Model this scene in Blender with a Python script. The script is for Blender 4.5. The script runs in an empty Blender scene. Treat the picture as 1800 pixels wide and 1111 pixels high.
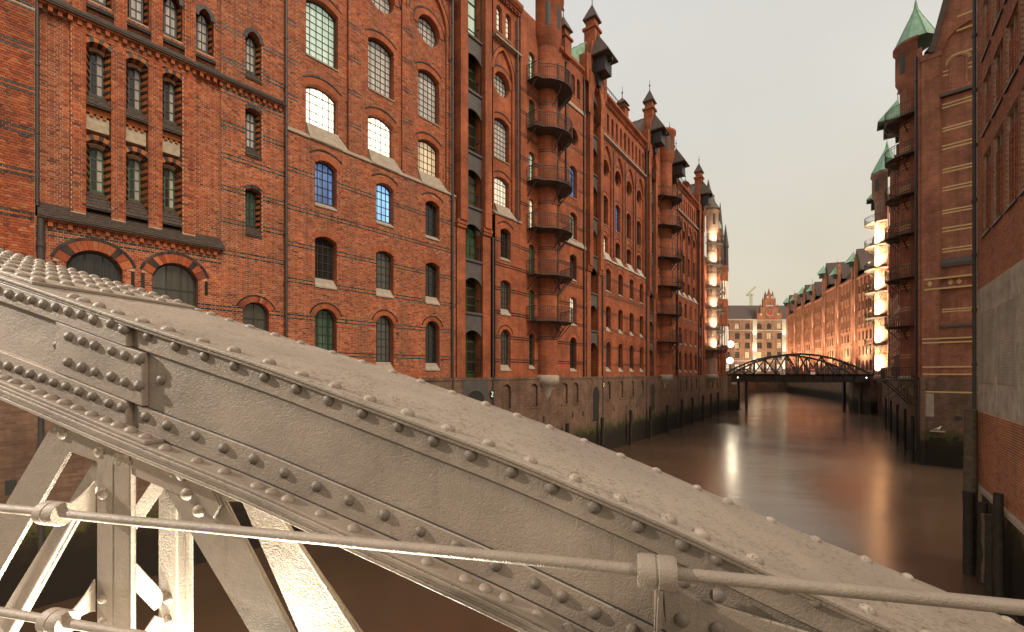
import bpy, math, random
from mathutils import Vector, Matrix
random.seed(7)
SC = bpy.context.scene
COL = SC.collection
R = math.radians
EYE = 7.5            # camera height above the water
FPX, PX, HZ = 800.0, 900.0, 657.0   # focal length, principal column, horizon row of the photograph

# ------------------------------------------------------------------ camera, sky, sun, exposure
cam = bpy.data.cameras.new('camera'); cam.lens = 16.0; cam.sensor_width = 36.0
cam.shift_y = (HZ - 555.5) / 1800.0; cam.clip_start = 0.05; cam.clip_end = 3000
co = bpy.data.objects.new('camera', cam); COL.objects.link(co)
co.location = (0, 0, EYE); co.rotation_euler = (R(90), 0, 0); SC.camera = co

SUN_DIR = Vector((0.66, -0.56, 0.86)).normalized()      # towards the sun
w = bpy.data.worlds.new('World'); SC.world = w; w.use_nodes = True
wn, wl = w.node_tree.nodes, w.node_tree.links
bg = wn['Background']; bg.inputs['Strength'].default_value = 0.1
sky = wn.new('ShaderNodeTexSky'); sky.sky_type = 'NISHITA'; sky.sun_disc = False
sky.sun_elevation = math.asin(SUN_DIR.z); sky.sun_rotation = math.atan2(SUN_DIR.x, SUN_DIR.y)
sky.dust_density = 6.0; sky.air_density = 1.0; sky.ozone_density = 0.6
tc = wn.new('ShaderNodeTexCoord'); sp = wn.new('ShaderNodeSeparateXYZ'); wl.new(tc.outputs['Generated'], sp.inputs[0])
rp = wn.new('ShaderNodeValToRGB'); wl.new(sp.outputs['Z'], rp.inputs[0])
e = rp.color_ramp.elements
e[0].position = 0.0; e[0].color = (0.66, 0.57, 0.41, 1)
e[1].position = 0.75; e[1].color = (0.66, 0.645, 0.615, 1)
k = e.new(0.22); k.color = (0.67, 0.61, 0.48, 1)
k = e.new(0.45); k.color = (0.68, 0.65, 0.58, 1)
nz = wn.new('ShaderNodeTexNoise'); nz.inputs['Scale'].default_value = 3.2; nz.inputs['Detail'].default_value = 5
wl.new(tc.outputs['Generated'], nz.inputs['Vector'])
mr = wn.new('ShaderNodeMapRange'); mr.inputs[3].default_value = 9.4; mr.inputs[4].default_value = 12.2
wl.new(nz.outputs['Fac'], mr.inputs[0])
ml = wn.new('ShaderNodeVectorMath'); ml.operation = 'SCALE'
wl.new(rp.outputs['Color'], ml.inputs[0]); wl.new(mr.outputs[0], ml.inputs['Scale'])
mx = wn.new('ShaderNodeMixRGB'); mx.inputs[0].default_value = 0.12
wl.new(ml.outputs[0], mx.inputs[1]); wl.new(sky.outputs[0], mx.inputs[2]); wl.new(mx.outputs[0], bg.inputs['Color'])

sl = bpy.data.lights.new('sun', 'SUN'); sl.energy = 2.15; sl.angle = R(24); sl.color = (1.0, 0.80, 0.60)
so = bpy.data.objects.new('sun', sl); COL.objects.link(so)
so.rotation_euler = SUN_DIR.to_track_quat('Z', 'Y').to_euler(); so.location = (20, -30, 40)
vs = SC.view_settings; vs.view_transform = 'Standard'; vs.look = 'None'; vs.exposure = 0.13; vs.gamma = 1.0; vs.use_curve_mapping = False

def lamp(name, kind, loc, energy, color=(1, .78, .5), size=.1, aim=None, angle=60, parent=None):
    l = bpy.data.lights.new(name, kind); l.energy = energy; l.color = color
    l.shadow_soft_size = size
    if kind == 'SPOT': l.spot_size = R(angle); l.spot_blend = .8
    o = bpy.data.objects.new(name, l); COL.objects.link(o)
    o.location = loc
    if aim is not None: o.rotation_euler = (-Vector(aim)).to_track_quat('Z', 'Y').to_euler()
    if parent: o.parent = parent
    return o

# ------------------------------------------------------------------ materials
MATS = {}
def newmat(name):
    m = bpy.data.materials.new(name); m.use_nodes = True
    MATS[name] = m
    n, l = m.node_tree.nodes, m.node_tree.links
    return m, n, l, n['Principled BSDF']

def ramp(n, pts):
    r = n.new('ShaderNodeValToRGB'); e = r.color_ramp.elements
    e[0].position, e[0].color = pts[0][0], (*pts[0][1], 1)
    e[1].position, e[1].color = pts[-1][0], (*pts[-1][1], 1)
    for p, c in pts[1:-1]:
        k = e.new(p); k.color = (*c, 1)
    return r

def noise(n, l, vec, scale, detail=4, rough=.6):
    t = n.new('ShaderNodeTexNoise'); t.inputs['Scale'].default_value = scale
    t.inputs['Detail'].default_value = detail; t.inputs['Roughness'].default_value = rough
    if vec is not None: l.new(vec, t.inputs['Vector'])
    return t

def mixc(n, l, f, a, b, kind='MIX'):
    m = n.new('ShaderNodeMixRGB'); m.blend_type = kind
    for i, v in enumerate((f, a, b)):
        if hasattr(v, 'links') or hasattr(v, 'is_output'): l.new(v, m.inputs[i])
        elif isinstance(v, (int, float)): m.inputs[i].default_value = v
        else: m.inputs[i].default_value = (*v, 1)
    return m.outputs[0]

def bump(n, l, h, bs, strength=.3, dist=.01):
    b = n.new('ShaderNodeBump'); b.inputs['Strength'].default_value = strength; b.inputs['Distance'].default_value = dist
    l.new(h, b.inputs['Height']); l.new(b.outputs[0], bs.inputs['Normal']); return b

def plain(name, col, rough=.6, var=.25, scale=6, metal=0.0, bmp=.15, spec=.4):
    m, n, l, bs = newmat(name)
    t = n.new('ShaderNodeTexCoord'); z = noise(n, l, t.outputs['Object'], scale, 6)
    r = ramp(n, [(.25, tuple(c * (1 - var) for c in col)), (.75, tuple(min(1, c * (1 + var)) for c in col))])
    l.new(z.outputs['Fac'], r.inputs[0]); l.new(r.outputs[0], bs.inputs['Base Color'])
    bs.inputs['Roughness'].default_value = rough; bs.inputs['Metallic'].default_value = metal
    bs.inputs['Specular IOR Level'].default_value = spec
    if bmp: 
        z2 = noise(n, l, t.outputs['Object'], scale * 6, 5); bump(n, l, z2.outputs['Fac'], bs, bmp, .01)
    return m

def brickwork(name, c1, c2, mortar, stain=(.10, .05, .03), base=False, bw=.25, bh=.083, var=.35):
    m, n, l, bs = newmat(name)
    t = n.new('ShaderNodeTexCoord'); s = n.new('ShaderNodeSeparateXYZ'); l.new(t.outputs['Object'], s.inputs[0])
    c = n.new('ShaderNodeCombineXYZ'); l.new(s.outputs[0], c.inputs[0]); l.new(s.outputs[2], c.inputs[1])
    b = n.new('ShaderNodeTexBrick'); l.new(c.outputs[0], b.inputs['Vector'])
    b.inputs['Scale'].default_value = 1; b.inputs['Brick Width'].default_value = bw; b.inputs['Row Height'].default_value = bh
    b.inputs['Mortar Size'].default_value = .008; b.inputs['Mortar Smooth'].default_value = .2
    b.inputs['Color1'].default_value = (*c1, 1); b.inputs['Color2'].default_value = (*c2, 1); b.inputs['Mortar'].default_value = (*mortar, 1)
    z = noise(n, l, t.outputs['Object'], .55, 7, .65)
    r = ramp(n, [(.30, (1 - var,) * 3), (.70, (1 + var * .55,) * 3)]); l.new(z.outputs['Fac'], r.inputs[0])
    col = mixc(n, l, 1.0, b.outputs['Color'], r.outputs[0], 'MULTIPLY')
    mp = n.new('ShaderNodeMapping'); mp.inputs['Scale'].default_value = (1.6, 1.6, .12); l.new(t.outputs['Object'], mp.inputs[0])
    z2 = noise(n, l, mp.outputs[0], 1.0, 6, .7)
    r2 = ramp(n, [(.48, (0, 0, 0)), (.76, (.75, .75, .75))]); l.new(z2.outputs['Fac'], r2.inputs[0])
    col = mixc(n, l, r2.outputs[0], col, stain)
    if base:   # tide marks: moss above, wet black silt below
        z3 = noise(n, l, t.outputs['Object'], 1.3, 6, .7)
        ad = n.new('ShaderNodeMath'); ad.operation = 'MULTIPLY_ADD'; l.new(z3.outputs['Fac'], ad.inputs[0]); ad.inputs[1].default_value = 2.2
        l.new(s.outputs[2], ad.inputs[2])
        mr = n.new('ShaderNodeMapRange'); l.new(ad.outputs[0], mr.inputs[0]); mr.inputs[1].default_value = -4.9; mr.inputs[2].default_value = -3.0
        rm = ramp(n, [(0.0, (.018, .013, .009)), (.34, (.03, .022, .012)), (.44, (.062, .066, .017)), (.53, (.07, .055, .025)), (.9, (.12, .08, .055))])
        l.new(mr.outputs[0], rm.inputs[0])
        rf = ramp(n, [(.45, (1, 1, 1)), (.95, (0, 0, 0))]); l.new(mr.outputs[0], rf.inputs[0])
        col = mixc(n, l, rf.outputs[0], col, rm.outputs[0])
    l.new(col, bs.inputs['Base Color']); bs.inputs['Roughness'].default_value = .82; bs.inputs['Specular IOR Level'].default_value = .25
    bump(n, l, b.outputs['Fac'], bs, -.5, .012)
    return m

def brickpiece(name, pts, obj=False, rough=.75):
    """colour of single modelled bricks: varies from brick to brick"""
    m, n, l, bs = newmat(name)
    if obj: rnd = n.new('ShaderNodeObjectInfo').outputs['Random']
    else: rnd = n.new('ShaderNodeNewGeometry').outputs['Random Per Island']
    r = ramp(n, pts); l.new(rnd, r.inputs[0])
    g = n.new('ShaderNodeNewGeometry')
    z = noise(n, l, g.outputs['Position'], .5, 7, .65)
    v = ramp(n, [(.3, (.66,) * 3), (.7, (1.16,) * 3)]); l.new(z.outputs['Fac'], v.inputs[0])
    col = mixc(n, l, 1.0, r.outputs[0], v.outputs[0], 'MULTIPLY')
    z4 = noise(n, l, g.outputs['Position'], 9, 5, .7)
    v4 = ramp(n, [(.3, (.72,) * 3), (.7, (1.15,) * 3)]); l.new(z4.outputs['Fac'], v4.inputs[0])
    col = mixc(n, l, 1.0, col, v4.outputs[0], 'MULTIPLY')
    mp = n.new('ShaderNodeMapping'); mp.inputs['Scale'].default_value = (1.5, 1.5, .13); l.new(g.outputs['Position'], mp.inputs[0])
    z5 = noise(n, l, mp.outputs[0], 1.0, 6, .7); r5 = ramp(n, [(.46, (0, 0, 0)), (.76, (.72, .72, .72))]); l.new(z5.outputs['Fac'], r5.inputs[0])
    col = mixc(n, l, r5.outputs[0], col, (.11, .05, .03))
    mp2 = n.new('ShaderNodeMapping'); mp2.inputs['Scale'].default_value = (3.2, 3.2, .5); mp2.inputs['Location'].default_value = (7, 3, 1); l.new(g.outputs['Position'], mp2.inputs[0])
    z6 = noise(n, l, mp2.outputs[0], 1.0, 6, .75); r6 = ramp(n, [(.68, (0, 0, 0)), (.80, (.38, .38, .38))]); l.new(z6.outputs['Fac'], r6.inputs[0])
    col = mixc(n, l, r6.outputs[0], col, (.62, .47, .36))
    l.new(col, bs.inputs['Base Color']); bs.inputs['Roughness'].default_value = rough; bs.inputs['Specular IOR Level'].default_value = .3
    z2 = noise(n, l, g.outputs['Position'], 60, 4); bump(n, l, z2.outputs['Fac'], bs, .4, .01)
    return m

REDS = [(0, (.14, .04, .022)), (.08, (.27, .06, .025)), (.4, (.39, .086, .029)), (.75, (.455, .115, .037)), (.96, (.52, .18, .075)), (1, (.2, .06, .03))]
brickpiece('brick_red', REDS); brickpiece('brick_red_single', REDS, True)
brickpiece('brick_dark', [(0, (.012, .011, .012)), (.7, (.03, .025, .024)), (1, (.09, .06, .045))], rough=.35)
brickpiece('brick_orange', [(0, (.42, .125, .035)), (1, (.54, .18, .05))]); brickpiece('brick_arch', [(0, (.34, .09, .032)), (1, (.46, .13, .045))])
plain('mortar', (.50, .34, .23), .9, .3, 3)
brickwork('brick_wall', (.44, .108, .038), (.31, .072, .028), (.26, .15, .095), var=.5)
brickwork('brick_wall_far', (.44, .17, .085), (.36, .13, .065), (.26, .13, .08))  # paler than the near brick, putting distance haze into the colour
brickwork('brick_wall_right', (.42, .155, .085), (.30, .108, .06), (.27, .165, .12), var=.45)
brickwork('brick_wall_modern', (.45, .165, .075), (.38, .135, .06), (.42, .22, .14), bw=.24, bh=.083)
brickwork('brick_base', (.22, .128, .085), (.14, .082, .055), (.17, .115, .08), (.065, .044, .03), base=True, var=.5)
brickwork('brick_tan', (.40, .24, .17), (.33, .19, .13), (.24, .16, .12))
brickwork('panel_grey', (.42, .38, .30), (.37, .335, .265), (.30, .27, .215), (.16, .14, .105), bw=.5, bh=.10, var=.4)
plain('stone_sill', (.35, .29, .225), .8, .25, 4)
plain('stone_pale', (.47, .42, .35), .8, .2, 4)
plain('yellow_brick', (.58, .41, .19), .7, .25, 8)
plain('plaster', (.42, .35, .25), .85, .3, 6)
plain('slate', (.075, .055, .042), .55, .45, 9)
plain('roof_tile', (.085, .055, .042), .6, .35, 3)
plain('copper', (.25, .43, .30), .6, .35, 2.5)
plain('dark_metal', (.035, .03, .028), .5, .3, 8); plain('plate_metal', (.075, .058, .047), .6, .3, 6); plain('rail_iron', (.06, .045, .038), .55, .3, 6)
brickwork('brick_customs', (.42, .235, .15), (.34, .18, .11), (.25, .16, .11))
plain('pipe_metal', (.055, .048, .044), .45, .3, 8)
plain('grey_plate', (.095, .085, .080), .55, .25, 2)
plain('frame_dark', (.03, .03, .028), .5, .2, 8)
plain('frame_green', (.045, .085, .04), .5, .3, 8)
plain('frame_white', (.55, .5, .42), .5, .2, 8)
plain('door_green', (.035, .06, .018), .5, .4, 5)
plain('timber', (.026, .02, .013), .8, .5, 5, bmp=.5)
plain('timber_pale', (.10, .078, .046), .8, .45, 6, bmp=.5)
plain('bridge_dark', (.03, .022, .02), .45, .3, 4)
plain('asphalt', (.05, .048, .045), .85, .3, 3)
plain('white_paint', (.75, .72, .66), .5, .1, 5)
plain('red_paint', (.5, .06, .04), .5, .1, 5)
plain('crane_yellow', (.62, .55, .30), .5, .1, 2)
plain('feather', (.78, .77, .74), .7, .1, 9)
plain('concrete', (.38, .34, .27), .85, .45, 1.6)

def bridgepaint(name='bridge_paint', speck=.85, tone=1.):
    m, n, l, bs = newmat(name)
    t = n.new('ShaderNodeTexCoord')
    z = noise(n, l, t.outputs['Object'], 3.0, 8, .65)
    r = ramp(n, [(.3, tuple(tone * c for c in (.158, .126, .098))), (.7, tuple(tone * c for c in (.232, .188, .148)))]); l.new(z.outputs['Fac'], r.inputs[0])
    z2 = noise(n, l, t.outputs['Object'], 74, 5, .78)
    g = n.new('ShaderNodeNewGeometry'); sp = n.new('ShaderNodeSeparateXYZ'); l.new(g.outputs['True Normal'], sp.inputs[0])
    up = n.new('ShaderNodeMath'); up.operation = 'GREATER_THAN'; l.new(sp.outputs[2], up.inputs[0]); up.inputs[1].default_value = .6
    z3 = noise(n, l, t.outputs['Object'], 5, 5, .7)     # weathered specks where rain stands
    th = n.new('ShaderNodeMath'); th.operation = 'MULTIPLY_ADD'; l.new(z3.outputs['Fac'], th.inputs[0]); th.inputs[1].default_value = .28; l.new(z2.outputs['Fac'], th.inputs[2])
    sk = ramp(n, [(.69, (0, 0, 0)), (.74, (speck,) * 3)]); l.new(th.outputs[0], sk.inputs[0])
    f = n.new('ShaderNodeMath'); f.operation = 'MULTIPLY'; l.new(sk.outputs[0], f.inputs[0]); l.new(up.outputs[0], f.inputs[1])
    f2 = n.new('ShaderNodeMath'); f2.operation = 'MULTIPLY_ADD'; l.new(sk.outputs[0], f2.inputs[0]); f2.inputs[1].default_value = .06; l.new(f.outputs[0], f2.inputs[2])
    f2.use_clamp = True
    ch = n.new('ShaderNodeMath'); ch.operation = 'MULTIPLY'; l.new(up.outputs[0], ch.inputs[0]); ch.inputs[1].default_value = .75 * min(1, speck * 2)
    top_light = mixc(n, l, ch.outputs[0], r.outputs[0], (.285, .238, .190))   # skylight painted in as a lighter tone on up-facing faces
    col = mixc(n, l, f2.outputs[0], top_light, (.10, .07, .045))
    z6 = noise(n, l, t.outputs['Object'], 1.1, 6, .7); r6 = ramp(n, [(.35, (.8,) * 3), (.65, (1.1,) * 3)]); l.new(z6.outputs['Fac'], r6.inputs[0])
    col = mixc(n, l, 1.0, col, r6.outputs[0], 'MULTIPLY')
    mpd = n.new('ShaderNodeMapping'); mpd.inputs['Scale'].default_value = (9, 9, 1.1); l.new(t.outputs['Object'], mpd.inputs[0])
    z7 = noise(n, l, mpd.outputs[0], 1.6, 6, .7); r7 = ramp(n, [(.58, (0, 0, 0)), (.72, (.55 * min(1, speck * 2),) * 3)]); l.new(z7.outputs['Fac'], r7.inputs[0])
    col = mixc(n, l, r7.outputs[0], col, (.115, .085, .06))
    z8 = noise(n, l, t.outputs['Object'], 23, 6, .75); r8 = ramp(n, [(.70, (0, 0, 0)), (.74, (.8 * min(1, speck * 2),) * 3)]); l.new(z8.outputs['Fac'], r8.inputs[0])
    col = mixc(n, l, r8.outputs[0], col, (.13, .06, .025))
    l.new(col, bs.inputs['Base Color']); bs.inputs['Roughness'].default_value = .55; bs.inputs['Specular IOR Level'].default_value = .35
    z4 = noise(n, l, t.outputs['Object'], 70, 3, .5); z4.inputs['Distortion'].default_value = 2.2
    z5 = noise(n, l, t.outputs['Object'], 14, 5, .6)
    ad = n.new('ShaderNodeMath'); ad.operation = 'MULTIPLY_ADD'; l.new(z5.outputs['Fac'], ad.inputs[0]); ad.inputs[1].default_value = 1.2; l.new(z4.outputs['Fac'], ad.inputs[2])
    bump(n, l, ad.outputs[0], bs, .45, .006)
    return m
bridgepaint(); bridgepaint('rail_paint', .0); bridgepaint('rivet_shaded', .0, .58)  # rivet heads on the side plates get their shade as a darker tone

def glass(name, base, emit=None, strength=0., curtain=None, rough=.08, vscale=14., mottle=.5):
    """a window pane: dark reflecting glass; emit = what is lit behind it, curtain = blind hung inside"""
    m, n, l, bs = newmat(name)
    t = n.new('ShaderNodeTexCoord')
    mp = n.new('ShaderNodeMapping'); mp.inputs['Scale'].default_value = (vscale, 1, .25); l.new(t.outputs['Object'], mp.inputs[0])
    oi = n.new('ShaderNodeObjectInfo'); cb = n.new('ShaderNodeVectorMath'); cb.operation = 'SCALE'
    v3 = n.new('ShaderNodeCombineXYZ'); l.new(oi.outputs['Random'], v3.inputs[0]); l.new(oi.outputs['Random'], v3.inputs[2])
    l.new(v3.outputs[0], cb.inputs[0]); cb.inputs['Scale'].default_value = 40.
    l.new(cb.outputs[0], mp.inputs['Location'])
    z = noise(n, l, mp.outputs[0], 1.0, 4, .7)
    r = ramp(n, [(.35, tuple(c * (1 - mottle) for c in base)), (.65, tuple(min(1., c * (1 + mottle)) for c in base))]); l.new(z.outputs['Fac'], r.inputs[0])
    l.new(r.outputs[0], bs.inputs['Base Color']); bs.inputs['Roughness'].default_value = rough; bs.inputs['Specular IOR Level'].default_value = .5
    if emit:
        z2 = noise(n, l, mp.outputs[0], .8, 3, .6)
        r2 = ramp(n, [(.3, tuple(c * (1 - mottle) for c in emit)), (.6, emit)]); l.new(z2.outputs['Fac'], r2.inputs[0])
        l.new(r2.outputs[0], bs.inputs['Emission Color']); bs.inputs['Emission Strength'].default_value = strength
    return m
glass('pane_dark', (.022, .02, .017))
glass('pane_dim', (.05, .045, .035), (.28, .25, .18), .12)
glass('pane_curtain', (.42, .38, .33), (.7, .64, .56), .10, vscale=9)
glass('pane_blind', (.40, .37, .32), vscale=3, mottle=.25)
glass('pane_mint', (.38, .46, .38), (.62, .82, .64), .42, vscale=7, mottle=.4)
glass('pane_green', (.035, .055, .035), (.17, .27, .15), .12, vscale=4, mottle=.95)
glass('pane_bright', (.8, .75, .6), (1.0, .90, .66), 2.2, vscale=2.2, mottle=.55)
glass('pane_warm', (.5, .4, .25), (1.0, .72, .42), .45, vscale=9, mottle=.7)
glass('pane_cream', (.5, .45, .35), (1.0, .86, .64), .8, vscale=8, mottle=.6)
glass('pane_blue', (.10, .16, .30), (.20, .42, 1.0), .30, vscale=4, mottle=.9)
glass('pane_sky', (.2, .35, .5), (.28, .62, 1.0), .95, vscale=6, mottle=.6)
def emis(name, col, s):
    m, n, l, bs = newmat(name); bs.inputs['Base Color'].default_value = (.8, .8, .8, 1)
    bs.inputs['Emission Color'].default_value = (*col, 1); bs.inputs['Emission Strength'].default_value = s
emis('bulb', (1, .90, .72), 7.); emis('sign_light', (.6, .85, .68), .7); emis('lamp_lens', (1, .93, .75), 6.)

def watermat():
    m, n, l, bs = newmat('water')
    t = n.new('ShaderNodeTexCoord')
    mp = n.new('ShaderNodeMapping'); mp.inputs['Rotation'].default_value = (0, 0, R(40)); mp.inputs['Scale'].default_value = (.5, 1.4, 1); l.new(t.outputs['Object'], mp.inputs[0])
    z = noise(n, l, mp.outputs[0], .5, 3, .5)
    z0 = noise(n, l, t.outputs['Object'], .12, 4, .6)
    r = ramp(n, [(.3, (.072, .041, .023)), (.7, (.105, .064, .039))]); l.new(z0.outputs['Fac'], r.inputs[0])
    l.new(r.outputs[0], bs.inputs['Base Color'])
    r2 = ramp(n, [(.3, (.18,) * 3), (.7, (.27,) * 3)]); l.new(z0.outputs['Fac'], r2.inputs[0])
    l.new(r2.outputs[0], bs.inputs['Roughness']); bs.inputs['IOR'].default_value = 2.7; bs.inputs['Specular Tint'].default_value = (1, .89, .80, 1)
    bump(n, l, z.outputs['Fac'], bs, .10, .25)
watermat()

# ------------------------------------------------------------------ mesh building
class MB:
    def __init__(s): s.v = []; s.f = []; s.m = []; s.sm = []
    def face(s, pts, m=0, sm=False):
        i = len(s.v); s.v += [tuple(p) for p in pts]; s.f.append(tuple(range(i, i + len(pts)))); s.m.append(m); s.sm.append(sm)
    def mesh(s, vs, fs, m=0, sm=False):
        i = len(s.v); s.v += [tuple(p) for p in vs]
        for f in fs: s.f.append(tuple(i + q for q in f)); s.m.append(m); s.sm.append(sm)
    def box(s, x0, x1, y0, y1, z0, z1, m=0, back=True):
        vs = [(x0, y0, z0), (x1, y0, z0), (x1, y1, z0), (x0, y1, z0), (x0, y0, z1), (x1, y0, z1), (x1, y1, z1), (x0, y1, z1)]
        fs = [(0, 1, 5, 4), (1, 2, 6, 5), (3, 0, 4, 7), (4, 5, 6, 7), (3, 2, 1, 0)]
        if back: fs.append((2, 3, 7, 6))
        s.mesh(vs, fs, m)
    def prism(s, prof, x0, x1, m=0):
        """profile of (y, z) points run along x"""
        n = len(prof); vs = [(x0, y, z) for y, z in prof] + [(x1, y, z) for y, z in prof]
        fs = [(i, (i + 1) % n, n + (i + 1) % n, n + i) for i in range(n)] + [tuple(range(n)), tuple(range(2 * n - 1, n - 1, -1))]
        s.mesh(vs, fs, m)
    def slab(s, prof, y0, y1, m=0):
        """outline of (x, z) points given thickness in y"""
        n = len(prof); vs = [(x, y0, z) for x, z in prof] + [(x, y1, z) for x, z in prof]
        fs = [(i, (i + 1) % n, n + (i + 1) % n, n + i) for i in range(n)] + [tuple(range(n)), tuple(range(2 * n - 1, n - 1, -1))]
        s.mesh(vs, fs, m)
    def bar(s, a, b, w, h=None, m=0, up=(0, 0, 1)):
        """rectangular bar from a to b, w across, h along up"""
        a, b = Vector(a), Vector(b); d = (b - a).normalized(); u = Vector(up)
        sd = d.cross(u)
        if sd.length < 1e-4: sd = d.cross(Vector((0, 1, 0)))
        sd.normalize(); u = sd.cross(d); h = h or w
        vs = [p + sd * (w / 2 * i) + u * (h / 2 * j) for p in (a, b) for i, j in ((-1, -1), (1, -1), (1, 1), (-1, 1))]
        s.mesh(vs, [(0, 1, 5, 4), (1, 2, 6, 5), (2, 3, 7, 6), (3, 0, 4, 7), (3, 2, 1, 0), (4, 5, 6, 7)], m)
    def tube(s, pts, r, n=8, m=0, caps=True):
        pts = [Vector(p) for p in pts]; rs = r if isinstance(r, (list, tuple)) else [r] * len(pts)
        vs = []; N = len(pts)
        ref = None
        for i, p in enumerate(pts):
            d = (pts[min(i + 1, N - 1)] - pts[max(i - 1, 0)]).normalized()
            if ref is None or abs(d.dot(ref)) > .98: ref = Vector((0, 0, 1)) if abs(d.z) < .9 else Vector((1, 0, 0))
            a = d.cross(ref).normalized(); b = a.cross(d)
            for q in range(n):
                t = 2 * math.pi * q / n; vs.append(p + a * (rs[i] * math.cos(t)) + b * (rs[i] * math.sin(t)))
        fs = [(i * n + q, i * n + (q + 1) % n, (i + 1) * n + (q + 1) % n, (i + 1) * n + q) for i in range(N - 1) for q in range(n)]
        s.mesh(vs, fs, m, True)
        if caps: s.face([vs[q] for q in range(n)][::-1], m); s.face([vs[(N - 1) * n + q] for q in range(n)], m)
    def lathe(s, cx, cy, prof, n=24, a0=0., a1=2 * math.pi, m=0, sm=True):
        """profile of (radius, z) turned about a vertical axis"""
        full = abs(a1 - a0 - 2 * math.pi) < 1e-6; k = n if full else n + 1; vs = []
        for r, z in prof:
            for q in range(k):
                t = a0 + (a1 - a0) * q / n; vs.append((cx + r * math.cos(t), cy + r * math.sin(t), z))
        fs = []
        for i in range(len(prof) - 1):
            for q in range(n):
                q2 = (q + 1) % k; fs.append((i * k + q, i * k + q2, (i + 1) * k + q2, (i + 1) * k + q))
        s.mesh(vs, fs, m, sm)
    def pyramid(s, cx, cy, z0, z1, hw, hd=None, m=0, lift=0.):
        hd = hd or hw; b = [(cx - hw, cy - hd, z0), (cx + hw, cy - hd, z0), (cx + hw, cy + hd, z0), (cx - hw, cy + hd, z0)]
        s.mesh(b + [(cx, cy, z1)], [(0, 1, 4), (1, 2, 4), (2, 3, 4), (3, 0, 4), (3, 2, 1, 0)], m)
    def data(s, name, mats):
        me = bpy.data.meshes.new(name); me.from_pydata(s.v, [], s.f)
        for q in (mats if isinstance(mats, (list, tuple)) else [mats]): me.materials.append(MATS[q])
        if any(s.m): me.polygons.foreach_set('material_index', s.m)
        me.polygons.foreach_set('use_smooth', s.sm)
        return me
    def build(s, name, mats, parent=None, loc=None, rot=None):
        if not s.f: return None
        return put(name, s.data(name, mats), parent, loc, rot)

def put(name, data, parent=None, loc=None, rot=None, scale=None):
    o = bpy.data.objects.new(name, data); COL.objects.link(o)
    if parent is not None: o.parent = parent
    if loc is not None: o.location = loc
    if rot is not None: o.rotation_euler = rot
    if scale is not None: o.scale = scale
    return o
def tag(o, label=None, cat=None, group=None, kind=None):
    for a, b in (('label', label), ('category', cat), ('group', group), ('kind', kind)):
        if b: o[a] = b
    return o
def thing(name, label, cat, loc=(0, 0, 0), rz=0., group=None):
    o = bpy.data.objects.new(name, None); COL.objects.link(o); o.location = loc; o.rotation_euler = (0, 0, rz)
    o.empty_display_size = .3
    return tag(o, label, cat, group)
def copy_tree(o, parent=None, loc=None):
    c = o.copy(); COL.objects.link(c)
    if parent is not None: c.parent = parent
    if loc is not None: c.location = loc
    for ch in list(o.children): copy_tree(ch, c)
    return c
L0 = (0, 0, EYE)

class Fac:
    """a wall plane standing on the plan: p0 its origin, a its direction to the right seen from the canal;
    local x runs along a, y goes into the building, z is height above the camera's eye"""
    def __init__(s, p0, a):
        s.p = Vector(p0); s.a = Vector(a).normalized(); s.i = Vector((-s.a.y, s.a.x)); s.rz = math.atan2(s.a.y, s.a.x)
    @classmethod
    def vp(cls, c, v, xr, right=False):
        """wall whose level lines meet at column v, c*(v-x) pixels to the metre at column x"""
        V = c * abs(v - xr); u = Vector((v - PX, FPX)).normalized()
        return cls(((xr - PX) / V, FPX / V), -u if right else u)
    def X(s, x, d=0.):
        p = s.p + s.i * d; rx = (x - PX) / FPX
        return (rx * p.y - p.x) / (s.a.x - rx * s.a.y)
    def V(s, x, d=0.):
        p = s.p + s.i * d; return FPX / (p.y + s.a.y * s.X(x, d))
    def Z(s, x, y, d=0.): return (HZ - y) / s.V(x, d)
    def W(s, x, y, z): 
        q = s.p + s.a * x + s.i * y; return Vector((q.x, q.y, z + EYE))
    def root(s, name, label, cat, group=None): return thing(name, label, cat, (s.p.x, s.p.y, 0), s.rz, group)

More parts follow.
